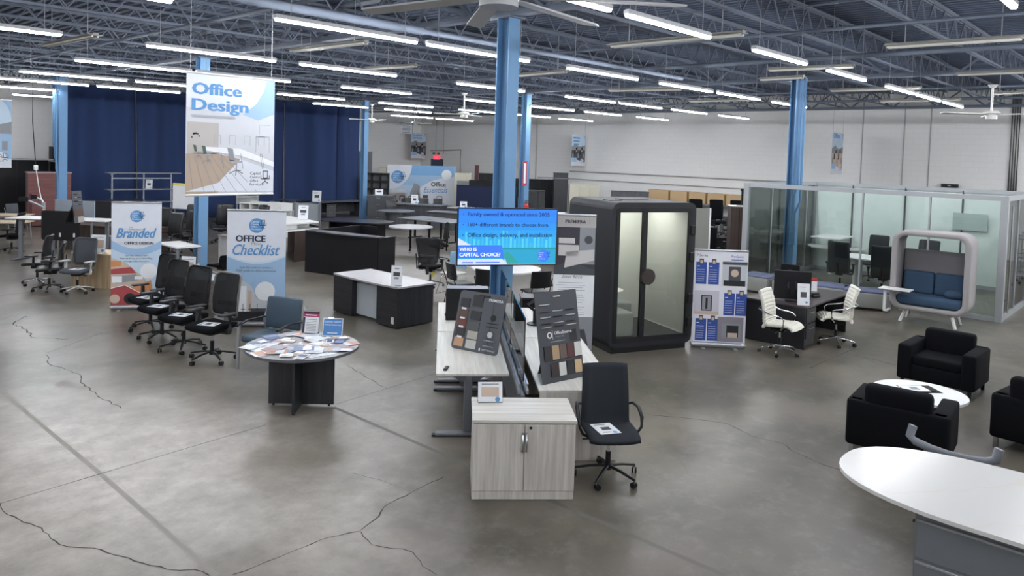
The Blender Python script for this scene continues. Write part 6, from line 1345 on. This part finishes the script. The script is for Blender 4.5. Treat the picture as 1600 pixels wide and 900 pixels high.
bgbox('storage_cabinet', 'black long low cabinet line right of the blue column with extinguisher', 805, 866, 281, 350, 37.5, esp, 'cabinet', det='door', n=1, sub=6)
t = bgbox('podium', 'dark grey tall hutch with overhanging top near the long white wall', 866, 888, 271, 330, 35.5, ash, 'cabinet', depth=.7, det='door', n=2, sub=1); B().box((.35, 0, t.location.z+2.06), (1.5, .8, .04), grtop).build('overhang_top', t)
bgbox('credenza', 'dark grey rounded counter behind the blue column with extinguisher', 818, 852, 299, 350, 31.5, ash, 'desk', det='door', n=1, sub=3)
slab_desk('desk', 'black laminate table between the column and the black booth', (19.9, 16.2), math.radians(-45), 2.2, .8, topm=esptop, panel=esp, front=-1)
slab_desk('desk', 'grey topped desk end just left of the black booth roof', (22.6, 19.0), math.radians(-45), 1.7, .8, H=.9, topm=grtop, panel=mat('pale_end', 'b9b5a8', .5), front=-1)
slab_desk('desk', 'long black table behind the top of the television', (17.2, 15.2), math.radians(-45), 3.0, .8, topm=esptop, panel=esp, front=-1, H=.9)
for k, (x, y, px, r_) in enumerate(((23.9, 25.2, 0, 170), (24.6, 24.3, 0, 160), (25.2, 22.0, 0, 150), (26.5, 24.0, 0, 150), (24.0, 17.5, 0, 120), (19.7, 25.0, 0, 200))):
    task('office_chair', 'black loop-armed chair in the far middle, %s' % ('left of the tall column by the cubicle', 'just left behind the tall column', 'between the two blue columns', 'farthest, right of the extinguisher', 'by the grey desk left of the booth', 'beside the tall grey drawer unit')[k], (x, y, 0), face(r_), fab=blea, back='solid', H=.5, arm='loop', a0=k, group='black chairs in the far middle')
sign('white card left of the tall blue column, behind the television', (18.5, 16.6, .902), face(180), .36, .4, 0, .1); sign('white card with a red dot right of the tall blue column, behind the television', (19.6, 15.9, .77), face(180), .4, .5, 0, .1)
for k, (px, c_) in enumerate(((640, 'left'), (662, 'middle'), (684, 'right'))):
    p = GD(px, 345, 36); side_chair('side_chair', 'black side chair before the blue and white backdrop, %s of three' % c_, (p.x, p.y, 0), face(190), bp_, blk, True, group='black side chairs before the backdrop')
q = GD(643, 318, 34); sign('white card on the grey desk before the blue and white backdrop', (22.0, 26.3, .752), face(180), .3, .42, 0, .1)
# black cube shelving by the curtain edge
a, c = GD(573, 268, 38), GD(603, 268, 38); t = thing('cube_shelf', 'black framed grey cube shelving behind the blue column at the curtain end', 'shelf', ((a.x+c.x)/2, (a.y+c.y)/2, 0), face(182)); W = 1.25; H = a.z-.05
B().box((0, -.2, H/2), (W, .02, H), mat('shelf_back_grey', '77797c', .6)).build('back_panel', t)
b = B()
for i in range(4): b.box((-W/2+W*i/3, 0, H/2), (.05, .4, H), blk)
for i in range(6): b.box((0, 0, .03+(H-.06)*i/5), (W, .4, .045), blk)
b.build('frame', t); sign('white card leaning in the black cube shelving', (t.location.x-.1, t.location.y-.3, H*.55), face(180), .28, .42, 0, .0) if 0 else None
bgbox('storage_cabinet', 'cream cabinets behind the black cube shelving', 592, 604, 262, 330, 41, cream, 'cabinet', det='door', n=1, sub=1)
t = thing('wall_panel', 'grey tall panel at the end of the navy curtain behind the blue column', 'panel', tuple(GD(566, 330, 39.5).xy)+(0,), face(180)); B().box((0, 0, 1.5), (.9, .1, 3.0), mat('far_grey', '6f7276', .6)).build('panel', t); B().box((0, .0, 3.02), (.94, .14, .04), steel).build('cap_rail', t)
# behind the booth
for k, (px0, px1) in enumerate(((1017, 1049), (1051, 1078), (1080, 1107), (1109, 1136), (1138, 1162))):
    a, c = GX(px0, 300+k*2.2, 30.3), GX(px1, 302+k*2.2, 30.3); t = thing('shipping_carton', 'long tan carton on the rack by the white wall, %s from the left' % ORD[k], 'box', ((a.x), (a.y+c.y)/2, 1.22), PI/2, 'tan cartons along the white wall')
    L_ = abs(c.y-a.y)-.04; B().box((0, 0, .24), (L_, .5, .48), mat('carton_tan', 'c9ab82', .8), .01).build('carton_body', t); B().box((0, 0, .482), (L_, .05, .002), mat('carton_tape', 'a88c66', .6)).build('tape', t)
a, c = GX(1012, 300, 30.3), GX(1165, 308, 30.3); t = thing('storage_rack', 'low steel rack holding the tan cartons along the white wall', 'rack', (a.x, (a.y+c.y)/2, 0), PI/2); L_ = abs(c.y-a.y)
for z in (.4, 1.19): B().box((0, 0, z), (L_, .6, .05), steel).build('shelf', t)
for i in range(5):
    for s in (-1, 1): B().box((-L_/2+L_*i/4, s*.28, .6), (.05, .04, 1.2), steel).build('post', t)
bgbox('storage_cabinet', 'cream wall shelving with dark oddments left of the tan cartons', 890, 937, 289, 330, 35.5, cream, 'cabinet', det='door', n=1, sub=3, depth=.5)
bgbox('storage_cabinet', 'dark grey low cabinet between the cream shelving and the cartons', 957, 1014, 300, 340, 33.5, grl, 'cabinet', det='door', n=1, sub=4, depth=.5)
t = thing('partition_screen', 'grey panel with a bright white edge right of the black booth', 'screen', tuple(G(1094, 440).xy)+(0,), face(182)); zt = GD(1094, 325, (t.location-Vector((0, 0, CAM_H))).dot(F)).z
w_ = 22*(t.location-Vector((0, 0, CAM_H))).dot(F)/FPX; B().box((0, 0, zt/2), (w_, .03, zt), mat('grey_gloss', '85857f', .12)).build('panel', t); B().box((-w_/2, 0, zt/2), (.04, .05, zt+.02), wht).build('edge_post', t)
HBC = [(1108, 418, 'left'), (1120, 424, 'middle'), (1131, 414, 'right')]
for k, (px, py, c_) in enumerate(HBC):
    p = G(px, py); t = task('office_chair', 'black chair crowded between the booth and the walnut cabinet, %s one' % c_, (p.x+.5*(k-1), p.y-.35*(k-1)+.3, 0), face(175-10*k), fab=blkfab, back='solid', H=.7, z=.86, th=.09, a0=k, group='black chairs right of the booth')
pc_ = GD(1120, 370, 24.5); t = thing('display_platform', 'low black platform carrying black chairs right of the booth', 'platform', (pc_.x, pc_.y, 0), face(180)); B().box((0, 0, .35), (2.1, .9, .66), esp, .01).build('body', t); B().box((0, 0, .69), (2.14, .94, .02), esptop).build('top_panel', t)
for k in range(3):
    q_ = pc_+Rz(face(180))@Vector((.68*(1-k), -.05, 0)); task('office_chair', 'black chair raised on the low platform right of the booth, %s of three' % ('left', 'middle', 'right')[k], (q_.x, q_.y, .702), face(176), fab=blkfab, back='solid', H=.66, z=.84, th=.09, arm='none', W=.44, group='black chairs raised on the platform')
for k in range(4):
    p = G(1098+15*k, 400); p += Vector((.25*k, -.3*k, 0)); side_chair('bar_chair', 'black tall chair lined up farther behind the booth, %s from the left' % ORD[k], (p.x+1.5, p.y+.6, 0), face(170), bp_, blk, True, group='black chairs stacked far behind the booth', z=.75)
p = G(1148, 432); dpt = (p-Vector((0, 0, CAM_H))).dot(F); zt = GD(1146, 322, dpt).z
t = thing('wardrobe_cabinet', 'tall walnut cabinet just left of the glass room', 'cabinet', (p.x, p.y, 0), face(175)); w_ = 25*dpt/FPX; B().box((0, 0, zt/2), (w_, .5, zt), walnut, .003).build('body', t); B().box((0, 0, zt+.012), (w_+.02, .52, .024), offw).build('top_panel', t); B().box((0, .252, zt/2), (.01, .006, zt-.1), blk).build('door_gap', t)
t = thing('coat_tree', 'black hooked stand on top of the walnut cabinet', 'stand', (p.x+.2, p.y-.02, zt+.025), face(175)); B().cyl((0, 0, 0), (0, 0, .42), .03, blk).build('post', t); B().box((0, 0, .42), (.09, .09, .08), blk, .01).tube([(0, 0, .1), (-.2, .0, .1)], .02, blk).build('arm', t); B().box((0, 0, .01), (.3, .1, .02), blk).build('foot', t)
# seen through the glass room and beyond its right side
for k in range(3):
    p = Vector((26.0+.2*k, 10.6+1.1*k, 0)); t = bgbox('storage_cabinet', 'grey storage cabinet seen through the left side of the glass room, %s' % ('right one', 'middle one', 'left one')[k], 1226-19*k, 1243-19*k, 330, 400, 27, grl, 'cabinet', det='drawer', n=3, sub=1)
for k in range(3):
    x = 24.5+1.2*k; t = thing('rolling_rack', 'chrome wire cart behind the right side of the glass room, %s' % ('nearest', 'middle', 'farthest')[k], 'rack', (x, 2.6-.1*k, 0), .1)
    for sx in (-1, 1):
        for sy in (-1, 1): B().cyl((sx*.3, sy*.25, .08), (sx*.3, sy*.25, 1.35), .014, chrome).build('post', t)
    for z in (.3, .8, 1.3): B().box((0, 0, z), (.62, .52, .02), steel).build('shelf', t)
    for sx in (-1, 1):
        for sy in (-1, 1): B().cyl((sx*.3-.01, sy*.25, .04), (sx*.3+.01, sy*.25, .04), .04, blk).build('caster', t)
t = thing('wall_speaker', 'small black bar high on the white wall above the glass room', 'speaker', tuple(GX(1484, 290, X1-.12)), -PI/2); B().box((0, 0, 0), (.55, .12, .12), blk, .01).build('case', t); B().box((0, -.07, 0), (.1, .06, .05), steel).build('bracket', t)
